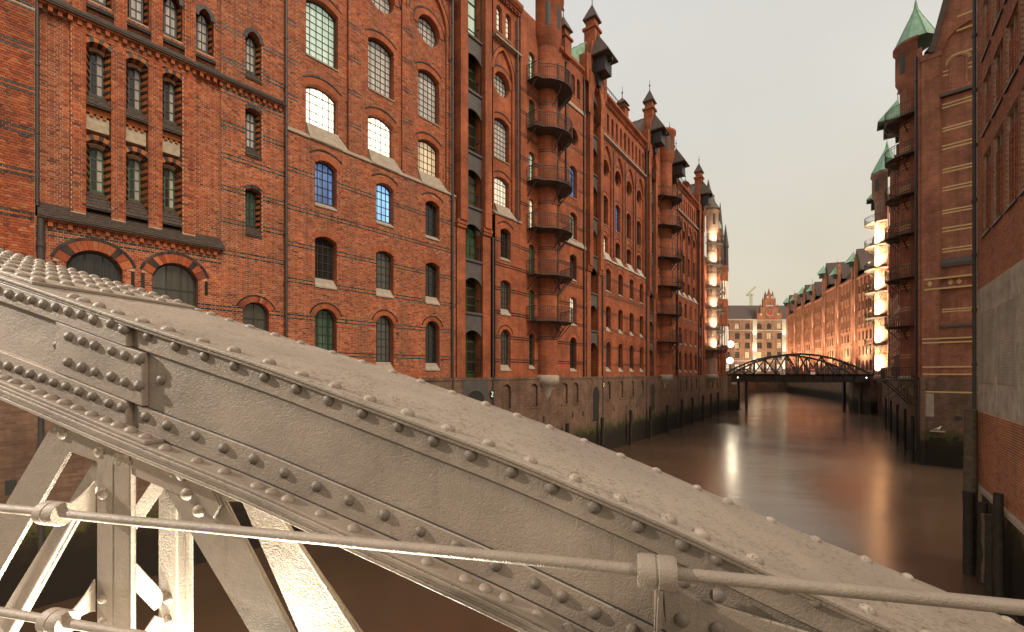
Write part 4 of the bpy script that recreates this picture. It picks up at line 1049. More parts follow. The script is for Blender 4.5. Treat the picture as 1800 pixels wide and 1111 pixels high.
bay_gable(R1, -12.5, 1.6, 26.6, mat='brick_wall_right', copper=True, cap=False)
rf = MB(); rf.prism([(0.2, 26.6), (4.5, 32), (10, 32), (10, 26)], -33, -.2); rf.box(-33, -.3, 1.2, 10, -1, 26.6); rf.build('roof', 'roof_tile', R1, L0)
basewall(R1, -33, .3, -.1, (-9.5, -12.6, -15.7, -18.8))
mo.build('wall', 'brick_wall_right', R1, L0); bd.build('yellow_band', 'yellow_brick', R1, L0)
pipe(R1, -.35, -6.5, 26.5, -.22, .09)
# landing at bridge level with crossed braces, and the pent roof beside it
st_ = MB(); st_.box(-8.6, -2.4, -2.2, 0, -.62, -.5)
for x in (-8.5, -2.5): st_.bar((x, -2.1, -.6), (x, -.05, -3.0), .09, .09); st_.bar((x, -.1, -.6), (x, -2.0, -2.4), .06, .06)
railing(st_, [(-8.6, 0), (-8.6, -2.2), (-2.4, -2.2), (-2.4, 0)], -.5, 1.05, .2); st_.build('landing', 'dark_metal', R1, L0)
pr = MB(); pr.prism([(-1.2, 1.7), (0, 2.6), (0, 1.7)], -13, -9.5); pr.box(-13, -9.5, -1.1, 0, -.3, 1.7); pr.build('porch', 'brick_tan', R1, L0)
pr = MB()
for i in range(3): pr.box(-12.6 + i * 1.05, -12.1 + i * 1.05, -1.12, -1.0, -.2, 1.4)
pr.build('porch_window', 'pane_dark', R1, L0)
# gable end: modelled in its own frame under the same warehouse
GE = bpy.data.objects.new('gable_end', None); COL.objects.link(GE); GE.parent = R1; GE.rotation_euler = (0, 0, FG.rz - FR.rz)
xp = FG.X(1654)
go = MB(); nz_ = Op(xp + 1.95, 3.9, 22.9, 27.7, 'seg', 1.9, .22); lp = Op(xp + 1.95, 3.9, 4.2, 22.3, 'rect', 0, .18)
tp = lambda x: 26.0 if x < .75 else min(26.2 + (x - .75) * 4.6, 26.2 + (2 * (xp + 1.95) - x - .75) * 4.6 if x > xp + 1.95 else 99)
skin(go, 0, 7.0, -.3, 26, 0, [nz_, lp], (lambda x: max(24, tp(x)), [.74, .76, xp + 1.95, 5.5]))
go.face([(x, .22, z) for x, z in nz_.outline()]); go.face([(x, .18, z) for x, z in lp.outline()])
go.box(0, xp - .1, -.12, .05, -.3, 26.0); go.box(-.06, xp + .05, -.18, .1, 25.7, 26.2)
go.build('gable_wall', 'brick_wall_right', GE, L0)
vg = MB(); vg.bar((.62, -.15, 26.1), (xp + 1.95, -.15, 26.2 + (xp + 1.2) * 4.6 + .2), .5, .35, 0, up=(-1, 0, .22)); vg.build('verge', 'roof_tile', GE, L0)
class Bands:
    def __getattr__(s, k):
        def f(*a):
            m = MB(); getattr(m, k)(*a); m.build('yellow_band', 'yellow_brick', GE, L0)
        return f
yb = Bands()
def zg(y): return FG.Z(1656, y)
xr = xp + 3.6
for y in (183, 189, 225, 230, 256, 262, 297.5, 303, 329.6, 335, 370, 375, 401, 407, 437.6, 443, 544, 548):
    z = zg(y); yb.box(xp + .05, xr, .166, .2, z - .055, z + .055)
for y in (125, 132): z = zg(y); yb.box(xp + .1, xp + .62, .206, .24, z - .05, z + .05); yb.box(xp + 1.5, xr, .206, .24, z - .05, z + .05)
for y in (102, 64, 40):
    z = zg(y); yb.box(xp + (.6 if y > 90 else .9 if y > 60 else .95), xr, (.206 if y > 90 else -.012), .24, z - .05, z + .05)
for y in (489, 507, 595, 602, 645, 658, 689): z = zg(y); yb.box(.15 if y < 520 else .05, xr + 2, -.135 if y < 520 else -.13, .2, z - .06, z + .06)
z = zg(497)
for x in (.5, xp + .55, xp + 1.05): yb.slab([(x - .17, z), (x, z - .24), (x + .17, z), (x, z + .24)], -.14 if x < xp else .16, .2)
ba = Op(xp + 1.0, .82, 23.0, 25.3, 'round', 0, .1); inn, out = ringpts(Op(xp + 1.0, 1.16, 22.9, 25.46, 'round'), .18, 17)
for i in range(0, 17, 1):
    A, B, C, E = inn[i], inn[i + 1], out[i + 1], out[i]
    def sh2(p, q): return (p[0] + (q[0] - p[0]) * .5, p[1] + (q[1] - p[1]) * .5)
    B, C = sh2(A, B), sh2(E, C)
    yb.mesh([(p[0], .195, p[1]) for p in (A, B, C, E)] + [(p[0], .23, p[1]) for p in (A, B, C, E)], [(0, 1, 2, 3), (0, 4, 5, 1), (2, 6, 7, 3)])
bl = MB(); archring(bl, ba, .22, .14, .05, 0); bl.box(ba.xc - .55, ba.xc - .41, .15, .24, 23.0, 24.9); bl.box(ba.xc + .41, ba.xc + .55, .15, .24, 23.0, 24.9); bl.build('blind_arch', 'brick_wall_right', GE, L0)
lg = MB(); lg.prism([(-.16, 22.3), (-.16, 22.42), (.22, 22.9), (.22, 22.3)], xp - .02, xp + 4.0); lg.build('slate_ledge', 'slate', GE, L0); lg = MB(); lg.prism([(-.12, 3.7), (-.12, 3.85), (.18, 4.2), (.18, 3.7)], xp - .05, xp + 4.0); lg.build('slate_ledge', 'slate', GE, L0); lg = MB(); lg.prism([(.0, 8.6), (.0, 8.9), (.18, 9.3), (.18, 8.6)], xp + .02, xp + 3.6); lg.build('slate_ledge', 'slate', GE, L0)
g = MB(); g.box(-.05, 8, -.12, .3, -8, -.3); 
for x, z in ((1.95, -3.7),): g.box(x, x + .45, -.126, .1, z, z + .32, 1)
g.build('base_wall', ['brick_base', 'frame_dark'], GE, L0)
g = MB(); g.box(.1, .75, -.135, 0, -3.5, -1.6); g.build('patched_render', 'stone_sill', GE, L0)

# ---------------- warehouse R2: floodlit turret by the far bridge
F2 = sub(FR, 1552) if False else Fac((FR.W(-34, 0, 0).x, FR.W(-34, 0, 0).y), FR.a)
R2 = F2.root('turret_warehouse', 'red brick warehouse with floodlit white-glowing stair turret, just before the far bridge', 'warehouse')
mo, bd = MB(), MB(); ro = []
for i in range(3):
    for z0, z1, r_, s_ in ROWS + [(11.5, 13.8, .25, .4), (15, 17.6, .25, .3), (18.8, 21.4, .3, .3)]:
        o = Op(-1.4 - 4.9 * i, 1.0, z0, z1, 'seg', r_, .3); ro.append(o); window(R2, o, 0, 3, 5, ('pane_cream', 'pane_dim')[i % 2], 'frame_dark', .3, simple=True)
skin(mo, -13, 0, -.3, 26.6, 0, ro); turret(R2, -6, .1, 1.5, 2.75, FZ, -.3, 26.6, mat='brick_tan', step=.22, door=-150)
turret_roof(R2, -6, .1, 2.0, 30.8, 35.6); hoist_cap(R2, -10.6, 28.4, roof='copper', dep=2.0)
hc = MB(); octa(hc, -12.2, -.9, [(.9, 16.5), (.95, 20.5), (.5, 22.6), (.02, 24)]); hc.build('oriel_cap', 'slate', R2, L0)
mo.build('wall', 'brick_wall_right', R2, L0); basewall(R2, -13, 0, -.1, (-1.4, -10.5))
rf = MB(); rf.prism([(0.2, 26.6), (4.5, 31), (10, 31), (10, 26)], -13, 0); rf.box(-12.9, 0, 1.2, 10, -1, 26.6); rf.build('roof', 'roof_tile', R2, L0)

# ---------------- far row beyond the bridge, one gabled house after another
MATS_F = 'brick_wall_far'
desc = ['tall gable and green hoist cap, first beyond the far bridge', 'widest lit window strip, second beyond the far bridge', 'slim lit pilaster, third beyond the far bridge', 'pointed green cap, fourth beyond the far bridge', 'low cross roof, fifth beyond the far bridge', 'narrow front, sixth beyond the far bridge', 'far end of the row, beside the pale customs house']
HW = 13.0
for i in range(7):
    FH = Fac((FF.W(-HW * i, 0, 0).x, FF.W(-HW * i, 0, 0).y), FF.a)
    H = FH.root('row_warehouse', 'uplit red brick warehouse with ' + desc[i], 'warehouse', 'uplit warehouses beyond the arched bridge')
    mo, ops = MB(), []; hgt = 23.5 + (i % 3) * .6
    ncol = 4
    for c_ in range(ncol):
        x = -1.5 - c_ * 2.35
        for q, (z0, z1) in enumerate(((.5, 3.3), (4.3, 6.8), (7.9, 10.3), (11.6, 14), (15, 17.6), (19.2, 21.4))):
            o = Op(x, 1.15, z0, z1, 'seg', .25, .25); ops.append(o)
            window(H, o, 0, 2, 3, ('pane_dark', 'pane_dim', 'pane_warm', 'pane_dark', 'pane_dim', 'pane_cream', 'pane_dim')[(c_ * 3 + q * 2 + i) % 7], 'frame_dark', .25, simple=True, bar=.07)
    skin(mo, -HW, 0, -.3, hgt, 0, ops)
    for c_ in range(ncol + 1): mo.box(-.35 - c_ * 2.35, -.02 - c_ * 2.35, -.22, .05, 10.8, hgt - .3)
    mo.box(-HW, 0, -.3, .1, hgt - .5, hgt); mo.box(-HW, 0, -.12, .05, 10.6, 10.9)
    xc = -HW + 1.55; mo.box(xc - 1.5, xc - .75, -.5, .1, -.3, hgt + 3); mo.box(xc + .75, xc + 1.5, -.5, .1, -.3, hgt + 3)
    mo.slab([(xc - 1.5, hgt + 3), (xc + 1.5, hgt + 3), (xc + .9, hgt + 5), (xc, hgt + 6), (xc - .9, hgt + 5)], -.5, .3)
    mo.build('wall', 'brick_wall_far', H, L0)
    for q, z in enumerate((0.2, 4, 7.6, 11, 14.6, 18.4)):
        g = MB(); g.box(xc - .75, xc + .75, .25, .3, z, z + 2.7); g.build('hatch_door', 'pane_warm' if q in (2, 4) else 'door_green', H, L0)
        g = MB(); g.box(xc - .75, xc + .75, -.1, .3, z + 2.75, z + 3.5); g.build('spandrel_plate', 'grey_plate', H, L0)
    rf = MB(); rf.prism([(.2, hgt), (3.2, hgt + 3.2 + (i % 2)), (14, hgt + 3.2 + (i % 2)), (14, -1), (.5, -1)], -HW + .02, -.02); rf.build('roof', 'roof_tile', H, L0)
    cr = MB(); cw = (3.6, 2.6, 4.2, 3.0)[i % 4]; rz_ = hgt + (7.4, 6.0, 8.6, 6.6)[i % 4]
    cr.mesh([(xc - cw, .2, hgt + 1.5), (xc, .2, rz_), (xc + cw, .2, hgt + 1.5), (xc - cw, 10, hgt + 1.5), (xc, 10, rz_), (xc + cw, 10, hgt + 1.5)], [(0, 1, 4, 3), (1, 2, 5, 4), (0, 2, 1), (3, 4, 5)]); cr.build('cross_roof', 'roof_tile', H, L0)
    hoist_cap(H, xc, hgt + (4.4, 3.4, 5.6, 3.8)[i % 4], (1.0, .8, 1.1, .85)[i % 4], 1.7, 2.4, 'copper', fin=1.5 if i % 2 else 0)
    basewall(H, -HW, 0, -.1, (), -8.5)

# ---------------- customs house closing the view
FZH = Fac((88, 195), (1, 0))
Z1 = FZH.root('customs_house', 'pale brick customs house with stepped central gable and red shield, closing the canal', 'building')
mo, ops = MB(), []
xcs = [FZH.X(x) for x in (1296, 1314, 1335, 1352, 1370)]
for x in [xcs[0] - 4.3] + xcs + [xcs[-1] + 4.3]:
    for z0, z1, r_ in ((1.0, 4.2, .3), (6.7, 9.4, .2), (10.9, 13.5, .2), (14.9, 17.5, .1), (19.2, 21.7, .9)):
        o = Op(x, 2.0, z0, z1, 'seg', r_, .35); ops.append(o)
        window(Z1, o, 0, 2, 3, 'pane_cream' if z0 < 2 else ('pane_dim' if (int(x) + int(z0)) % 3 else 'pane_warm'), 'frame_dark', 0, simple=True, bar=.09)
skin(mo, -12, 38, -.5, 23.2, 0, ops); xg = xcs[3]; hw = FZH.X(1374) - xg
mo.build('wall', 'brick_customs', Z1, L0)
g = MB(); g.slab([(xg - hw, 23.2), (xg - hw, 26), (xg - hw * .72, 26), (xg - hw * .72, 28.5), (xg - hw * .5, 28.5), (xg - hw * .5, 31.5), (xg - hw * .33, 31.5), (xg - hw * .33, 34), (xg + hw * .33, 34), (xg + hw * .33, 31.5), (xg + hw * .5, 31.5), (xg + hw * .5, 28.5), (xg + hw * .72, 28.5), (xg + hw * .72, 26), (xg + hw, 26), (xg + hw, 23.2)], -.3, .8)
for x, z in ((-1, 26), (-.72, 28.5), (-.5, 31.5), (-.3, 34), (.3, 34), (.5, 31.5), (.72, 28.5), (1, 26)): g.pyramid(xg + hw * x * .95, .2, z, z + 1.6, .3)
g.pyramid(xg, .2, 34, 36.8, .5); g.build('gable', 'brick_wall_far', Z1, L0)
g = MB(); g.lathe(0, 0, [(0, 0), (1.15, 0), (1.15, .2), (0, .2)], 20); g.build('shield', 'red_paint', Z1, (xg, -.32, EYE + 26.2), (R(90), 0, 0))
g = MB(); g.lathe(0, 0, [(1.2, 0), (1.5, 0), (1.5, .3), (1.2, .3)], 20); g.build('shield_ring', 'stone_sill', Z1, (xg, -.31, EYE + 26.2), (R(90), 0, 0))
for dx in (-1, 1):
    g = MB(); g.lathe(0, 0, [(0, 0), (.5, 0), (.5, .1), (0, .1)], 14); g.build('roundel', 'stone_pale', Z1, (xg + dx * hw * .68, -.32, EYE + 25.5), (R(90), 0, 0))
    g = MB(); g.lathe(0, 0, [(0, 0), (.45, 0), (.45, .1), (0, .1)], 14); g.build('roundel', 'stone_pale', Z1, (xg + dx * hw * .17, -.32, EYE + 32.8), (R(90), 0, 0))
g = MB(); g.box(xg - 1.5, xg + 1.5, -.4, 0, 28.9, 29.4); g.build('balcony', 'stone_pale', Z1, L0)
rf = MB(); rf.prism([(.2, 23.2), (7, 30.3), (16, 30.3), (16, 22), (.5, 22)], -12, 38); rf.box(-12, 38, .6, 16, -.5, 23.2); rf.build('roof', 'roof_tile', Z1, L0)
g = MB(); g.box(-12, 38, -.3, .1, 22.9, 23.4); g.box(-12, 38, -.2, .1, 18.4, 18.7); g.box(-12, 38, -.2, .1, 5.3, 5.7); g.build('string_course', 'stone_pale', Z1, L0)
for x in (FZH.X(1326), FZH.X(1378)):
    g = MB(); g.box(x - .9, x + .9, -.35, .1, -.5, 22.9); g.build('pilaster', 'stone_pale', Z1, L0)

# ---------------- far arched steel bridge
BL_, BR_ = Vector((43.2, 91.5)), Vector((67.8, 85.0)); FB = Fac(BL_, BR_ - BL_); LB = (BR_ - BL_).length
B1 = FB.root('arch_bridge', 'dark steel arched truss bridge across the far canal', 'bridge')
def arch_z(x): t = (x - 1.0) / (LB - 2.0); return max(0, 4 * t * (1 - t)) * 3.75 + .05
for y in (0, 7.5):
    m = MB(); n = 24; q = [(1.0 + (LB - 2) * i / n, arch_z(1.0 + (LB - 2) * i / n)) for i in range(n + 1)]
    for (xa, za), (xb, zb) in zip(q, q[1:]): m.bar((xa - .03, y, za), (xb + .03, y, zb), .42, .34)
    m.build('arch_chord', 'bridge_dark', B1, L0)
    N = 12; st = (LB - 2) / N
    for i in range(1, N):
        x = 1.0 + st * i; v = MB(); v.box(x - .09, x + .09, y - .1, y + .1, -.1, arch_z(x)); v.build('hanger', 'bridge_dark', B1, L0)
    for i in range(1, N - 1):
        x0, x1 = 1 + st * i, 1 + st * (i + 1); v = MB()
        if i % 2 == (0 if i < N / 2 else 1): v.bar((x0, y, 0), (x1, y, arch_z(x1)), .2, .22)
        else: v.bar((x0, y, arch_z(x0)), (x1, y, 0), .2, .22)
        v.build('diagonal', 'bridge_dark', B1, L0)
g = MB(); g.box(-1.6, LB + 1.2, -.3, 7.8, -.45, -.12); g.build('deck', 'bridge_dark', B1, L0)
for y in (-.25, 7.6):
    g = MB(); g.box(-1.6, LB + 1.2, y - .05, y + .05, -1.6, -.1); g.box(-1.6, LB + 1.2, y - .16, y + .16, -1.66, -1.58); g.box(-1.6, LB + 1.2, y - .16, y + .16, -.12, -.04)
    for i in range(16): g.box(i * LB / 15 - .04, i * LB / 15 + .04, y - .12, y, -1.58, -.12)
    g.build('girder', 'bridge_dark', B1, L0)
for y in (-1.2, 8.7):
    g = MB(); railing(g, [(-1.5, y), (LB + 1, y)], -.1, 1.1, .18)
    for i in range(10): g.box(i * LB / 9 - .05, i * LB / 9 + .05, min(y, 0), max(y, .2), -.3, -.1)
    g.build('railing', 'bridge_dark', B1, L0)
for x in (3.6, LB - 2.2):
    for y in (.2, 7.2):
        g = MB(); g.box(x - .22, x + .22, y - .22, y + .22, -8.5, -1.6); g.build('pier_column', 'bridge_dark', B1, L0)
for a, b in ((-2.0, 1.9), (LB - .9, LB + 3)):
    g = MB(); g.box(a, b, -.6, 8.4, -8.5, -2.2); g.box(a, b - (1.2 if a < 0 else 0), -.4, 8.2, -2.2, -.45); g.build('abutment', 'brick_base', B1, L0)
for x, ms in ((FB.X(1372), ('white_paint', 'red_paint')), (FB.X(1424), ('red_paint', 'white_paint'))):
    g = MB(); g.box(x - .42, x + .42, -1.36, -1.31, -.15, 1.05 if ms[0] == 'white_paint' else .38, 0)
    if ms[0] == 'white_paint':
        g.lathe(0, 0, [], 4) if False else None
        for i in range(20):
            a0, a1 = 2 * math.pi * i / 20, 2 * math.pi * (i + 1) / 20
            g.mesh([(x + r_ * math.cos(a), -1.37, .55 + r_ * math.sin(a)) for a in (a0, a1) for r_ in (.28, .36)], [(0, 1, 3, 2)], 1)
        g.bar((x - .24, -1.37, .79), (x + .24, -1.37, .31), .06, .01, 1); g.box(x - .05, x + .05, -1.368, -1.36, .35, .75, 2); g.bar((x - .16, -1.366, .62), (x + .16, -1.366, .42), .05, .01, 2)
        g.box(x - .3, x + .3, -1.37, -1.36, -.05, .08, 2)
    else:
        g.box(x - .42, x + .42, -1.36, -1.31, .42, 1.15, 0); g.box(x - .4, x + .4, -1.366, -1.35, -.12, .36, 1); g.box(x - .3, x + .3, -1.37, -1.36, .7, .86, 1)
    g.build('bridge_sign', [('white_paint' if ms[0] == 'white_paint' else 'red_paint'), 'red_paint' if ms[0] == 'white_paint' else 'white_paint', 'frame_dark'], B1, L0)
for x in (FB.X(1296), FB.X(1521)):
    g = MB(); g.lathe(x, -.45, [(0, -.85), (.09, -.8), (.09, -.68), (0, -.62)], 8); g.build('marker_light', 'lamp_lens', B1, L0)
# square stone-capped pillar where the bridge meets the right bank
q = FB.W(LB + 1.6, -1.4, 0)
PB_ = thing('gate_pillar', 'square brick pillar with pale pyramid cap at one end of the arched bridge', 'pillar', (q.x, q.y, ST), FB.rz)
g = MB(); g.box(-.8, .8, -.8, .8, -1, 2.0); g.build('shaft', 'brick_wall_right', PB_); g = MB(); g.box(-.95, .95, -.95, .95, 2.0, 2.15); g.pyramid(0, 0, 2.15, 2.9, .95); g.build('cap', 'stone_pale', PB_)
g = MB(); g.box(q.x - 1.2, q.x + 2, q.y - 2, q.y + 2, -1, ST); tag(g.build('quay_corner', 'brick_base'), kind='structure')

# ---------------- tower crane on the skyline
C1 = thing('tower_crane', 'pale yellow tower crane rising far behind the roofs', 'crane', ((1320 - PX) / FPX * 420, 420, ST))
def lattice(mb, a, b, w_, n):
    a, b = Vector(a), Vector(b); d = (b - a); u = Vector((0, 1, 0)); s_ = d.normalized().cross(u)
    cs = [s_ * (i * w_ / 2) + u * (j * w_ / 2) for i, j in ((-1, -1), (1, -1), (1, 1), (-1, 1))]
    for c in cs: mb.bar(a + c, b + c, .22, .22)
    for k in range(n):
        p, q = a + d * (k / n), a + d * ((k + 1) / n)
        for i in range(4): mb.bar(p + cs[i], q + cs[(i + 1) % 4], .14, .14)
hz = (HZ - 515) / FPX * 420
m = MB(); lattice(m, (0, 0, 0), (0, 0, hz), 1.6, 24); m.build('mast', 'crane_yellow', C1)
m = MB(); lattice(m, (-3.5, 0, hz - 1), (4.5, 0, hz + 6.5), 1.0, 10); m.box(-4, -2, -.6, .6, hz - 2.2, hz - .2); m.build('jib', 'crane_yellow', C1)
m = MB(); m.box(.8, 2.2, -.8, .8, hz - 1.8, hz - .2); m.build('cab', 'white_paint', C1)

# ---------------- lamps
def globe_lamp(label, px_, py_, zd, r, e):
    """street lamp beyond the arched bridge; its globe stands where the photograph shows it"""
    x, h = (px_ - PX) / FPX * zd, (HZ - py_) / FPX * zd + EYE - ST
    t = thing('street_lamp', label, 'lamp', (x, zd, ST), 0, 'globe lamps beyond the arched bridge')
    g = MB(); g.tube([(0, 0, 0), (0, 0, h - r * .8)], [.09, .05], 8); g.lathe(0, 0, [(.2, 0), (.2, .3), (.1, .6)], 8); g.build('post', 'dark_metal', t)
    g = MB(); g.lathe(0, 0, [(0, -r)] + [(r * math.sin(math.pi * i / 8), -r * math.cos(math.pi * i / 8)) for i in range(1, 8)] + [(0, r)], 14); g.build('globe', 'bulb', t, (0, 0, h))
    lamp('lamp_light', 'POINT', (0, -r - .3, h), e, (1, .86, .62), .15, parent=t)
globe_lamp('taller of two glaring globe lamps between the spired tower and the arched bridge', 1284, 605, 114, .8, 900)
globe_lamp('shorter of two glaring globe lamps between the spired tower and the arched bridge', 1283, 634, 111, .75, 700)
def flood(root, F, x, y, z, e, aim, angle=80, color=(1, .80, .50)):
    g = MB(); g.box(x - .16, x + .16, y - .12, y + .12, z - .1, z + .12); g.face([(x - .13, y - .1, z + .125), (x + .13, y - .1, z + .125), (x + .13, y + .1, z + .125), (x - .13, y + .1, z + .125)], 1)
    g.build('floodlight', ['dark_metal', 'lamp_lens'], root, L0)
    lamp('flood_beam', 'SPOT', (x, y, z + EYE + .2), e, color, .1, aim, angle, root)
for z in FL[1:7]: flood(W5, FE, 1.9, -1.75, z + .2, 1500, (.35, .5, 1), 120, (1, .86, .62))
for z in FL[1:5]: flood(W5, FE, 8.0, -1.3, z + .2, 1400, (0, .8, 1), 130, (1, .86, .62))
flood(W5, FE, 15.0, -2.6, 4.7, 900, (.2, .5, 1), 100)
for z in FZ[:5]: flood(R2, F2, -4.4, -1.95, z + .2, 8000, (-.4, .45, 1), 120)
flood(R2, F2, -4.4, -1.95, .2, 8000, (-.4, .45, 1), 120)
for i in range(7):
    FH = Fac((FF.W(-HW * i, 0, 0).x, FF.W(-HW * i, 0, 0).y), FF.a); H = [o for o in bpy.data.objects if o.name.startswith('row_warehouse')][i]
    for zz, ee in ((.1, 2600), (7.2, 2200), (14.2, 1600)): flood(H, FH, -HW + 2.3, -1.15, zz, ee, (-.05, .16, 1), 70, (1, .88, .68))  # upper two floods added to carry the uplight up the pilaster
    flood(H, FH, -5.0, -6.0, .1, 18000, (0, .42, 1), 110, (1, .84, .62))
for x in (FZH.X(1326), FZH.X(1378)):
    for zz, ee in ((.1, 5000), (8, 3500), (15, 2500)): flood(Z1, FZH, x, -1.5, zz, ee, (0, .16, 1), 70, (1, .84, .56))  # floods above the lowest are added to keep the pilaster bright higher up
flood(Z1, FZH, FZH.X(1330), -14, 1, 15000, (0, .8, .8), 120, (1, .80, .58))

# ---------------- mooring piles along both walls
ORD = ['first', 'second', 'third', 'fourth', 'fifth', 'sixth', 'seventh', 'eighth', 'ninth', 'tenth', 'eleventh', 'twelfth']
def pile(loc, h, r, label, group, lean=(0, 0), mat='timber', cat='pile'):
    m = MB(); n = 6; pts = [(lean[0] * i / n + random.uniform(-.012, .012), lean[1] * i / n + random.uniform(-.012, .012), h * i / n) for i in range(n + 1)]
    m.tube(pts, [r * random.uniform(.92, 1.06) for _ in pts], 9)
    o = m.build('mooring_pile', mat, None, loc); return tag(o, label, cat, group)
for i, (F, x, yt) in enumerate(((FA, 997, 744), (FC, 1059, 734), (FC, 1108, 721), (FC, 1143, 714), (FC, 1174, 712), (FC, 1198.6, 702), (FC, 1218, 699), (FC, 1236, 695), (FC, 1250, 692), (FC, 1262, 690))):
    X = F.X(x, -.6); q = F.W(X, -.6, 0); top = EYE + F.Z(x, yt, -.6); pile((q.x, q.y, -1.2), top + 1.2, .17, 'dark timber mooring pile against the turreted warehouses, %s along from the riveted bridge' % ORD[i], 'mooring piles along the turreted warehouses', (random.uniform(-.08, .08), random.uniform(-.05, .05)))
for i, (x, yt) in enumerate(((1629, 746), (1608.6, 741), (1591, 719), (1577.6, 711), (1566, 704), (1557, 700))):
    X = min(FR.X(x, -.5), -.7); q = FR.W(X, -.5, 0); top = EYE + FR.Z(x, yt, -.5); pile((q.x, q.y, -1.2), top + 1.2, .115, 'dark timber mooring pile against the green-roofed warehouse, %s along from its gable end' % ORD[i], 'mooring piles along the green-roofed warehouse')
for x, y, zt, r, lab, mt, ln in ((FM.X(1706, -.3), -.3, -1.38, .21, 'thick squared timber post with pale top, beside the modern building corner', 'timber_pale', (0, 0)), (FM.X(1703, -.5), -.5, -4.4, .17, 'short black timber post below the pipe outlet at the modern building', 'timber', (0, 0)),
                         (FM.X(1741, -.35), -.35, -4.6, .13, 'dark timber post under the ledge, between the bent pole and the mossy post', 'timber', (0, 0)), (FM.X(1727, -.25), -.25, -4.6, .14, 'slim black timber post just behind the bent pole', 'timber', (0, 0)), (FM.X(1758, -.25), -.25, -3.75, .13, 'mossy timber post standing against the lower brick wall of the modern building', 'timber', (0, .05))):
    q = FM.W(x, y, 0); pile((q.x, q.y, -1.0), EYE + zt + 1.0, r, lab, 'timber posts at the modern building', ln, mt)
q = FM.W(FM.X(1728, -.45), -.45, 0); m = MB(); m.tube([(0, 0, 0), (.02, 0, .5), (.1, 0, .9), (.02, .0, 1.4), (.05, 0, 1.9), (.0, 0, 2.3)], [.05, .06, .07, .06, .07, .06], 8)
tag(m.build('bent_pole', 'timber_pale', None, (q.x, q.y, EYE - 7.0)), 'pale crooked pole hanging below the ledge of the modern building', 'pole')

# ---------------- number signs and the gull
def digit2(mb, x, z, h, y, m):
    w_ = h * .55; t = h * .13
    mb.box(x - w_ / 2, x + w_ / 2, y - .01, y, z, z + t, m); pts = []
    for i in range(9): a = R(150 - 150 * i / 8 - 30 * i / 8); pts.append((x + w_ / 2 * .85 * math.cos(a), y - .005, z + h * .70 + w_ / 2 * .85 * math.sin(a)))
    pts += [(x, y - .005, z + h * .38), (x - w_ * .42, y - .005, z + t)]
    for a, b in zip(pts, pts[1:]): mb.bar(a, b, .012, t * .95, m, up=(0, 0, 1)) if abs(b[2] - a[2]) < abs(b[0] - a[0]) else mb.bar(a, b, t * .95, .012, m, up=(0, 1, 0))
for F, x, y_, lab in ((FA, 861, 688, 'glowing number 2 sign beside the water gate under the first loading bay'), (FC, 1057.5, 673, 'small glowing number sign beside the water gate under the green copper roof')):
    X = F.X(x); z = F.Z(x, y_); q = F.W(X, -.2, z - .22); t = thing('number_sign', lab, 'sign', q, F.rz); t.scale = (.55, .55, .55)
    b = MB(); b.box(-.24, .24, -.03, .04, -.38, .50); b.build('board', 'frame_dark', t); d_ = MB(); digit2(d_, 0, -.26, .64, -.034, 0); d_.build('numeral', 'sign_light', t)
X = FG.X(1648, -.2); z = FG.Z(1648, 757, -.2); q = FG.W(X, -.28, z)
lg = MB(); lg.box(-.45, .45, -.12, .2, -.1, 0); tag(lg.build('wall_ledge', 'stone_sill', None, q, (0, 0, FG.rz)), 'small pale stone ledge on the mossy wall under the white gull', 'ledge')
bird = thing('seagull', 'small white gull perched on the mossy gable wall above the water', 'bird', (q.x, q.y, q.z), FG.rz)
b = MB(); b.tube([(-.24, 0, .1), (-.12, 0, .13), (.02, 0, .17), (.12, 0, .22), (.14, 0, .3), (.17, 0, .36), (.22, 0, .36)], [.015, .05, .085, .07, .04, .045, .012], 10)
b.build('body', 'feather', bird); b = MB(); b.slab([(-.3, .1), (.02, .12), (.08, .22), (-.05, .22)], -.09, -.06); b.slab([(-.3, .1), (.02, .12), (.08, .22), (-.05, .22)], .06, .09); b.build('wing', 'stone_pale', bird)
b = MB(); b.tube([(.22, 0, .36), (.28, 0, .35)], [.015, .004], 6); b.tube([(0, -.03, 0), (0, -.03, .11)], .008, 5); b.tube([(0, .03, 0), (0, .03, .11)], .008, 5); b.build('beak', 'crane_yellow', bird)
# ================================================================== NEAR BRIDGE: riveted steel arch we look over
TA = Vector((.972, -.234)).normalized(); TI = Vector((-TA.y, TA.x)); TP, RP = 1.25, 1.08
BZ = EYE - 1.65
NB = thing('riveted_bridge', 'close riveted grey steel arch bridge with tubular handrails, in front of us', 'bridge', ((TI * TP).x, (TI * TP).y, BZ), math.atan2(TA.y, TA.x))
OFF = 1.65
TL = (0, 0, OFF)
def T(x, y, d=0., p=None):
    """pixel on the vertical plane at depth d of the truss -> along, height"""
    p = TP + d if p is None else p
    rx = (x - PX) / FPX; t = p / (TI.x * rx + TI.y)
    return t * (TA.x * rx + TA.y), t * (HZ - y) / FPX
TOPPX = [(-260, 405), (-120, 448), (0, 487), (120, 528), (240, 570), (450, 638), (675, 722), (900, 807), (1165, 921), (1350, 1007), (1575, 1110), (1900, 1268), (2300, 1470)]
TOPP = [T(x, y, -.03) for x, y in TOPPX]; TOPP = TOPP[:-2] + [(1.005, -.742), (1.2116, -.8187), (1.378, -.893), (1.7, -1.04), (2.1, -1.24)]; TOPP.insert(0, (TOPP[0][0] - 2.4, TOPP[0][1] + .62))
def ztop(lx):
    P = TOPP
    if lx <= P[0][0]: a, b = P[0], P[1]
    elif lx >= P[-1][0]: a, b = P[-2], P[-1]
    else:
        for a, b in zip(P, P[1:]):
            if a[0] <= lx <= b[0]: break
    return a[1] + (b[1] - a[1]) * (lx - a[0]) / (b[0] - a[0])
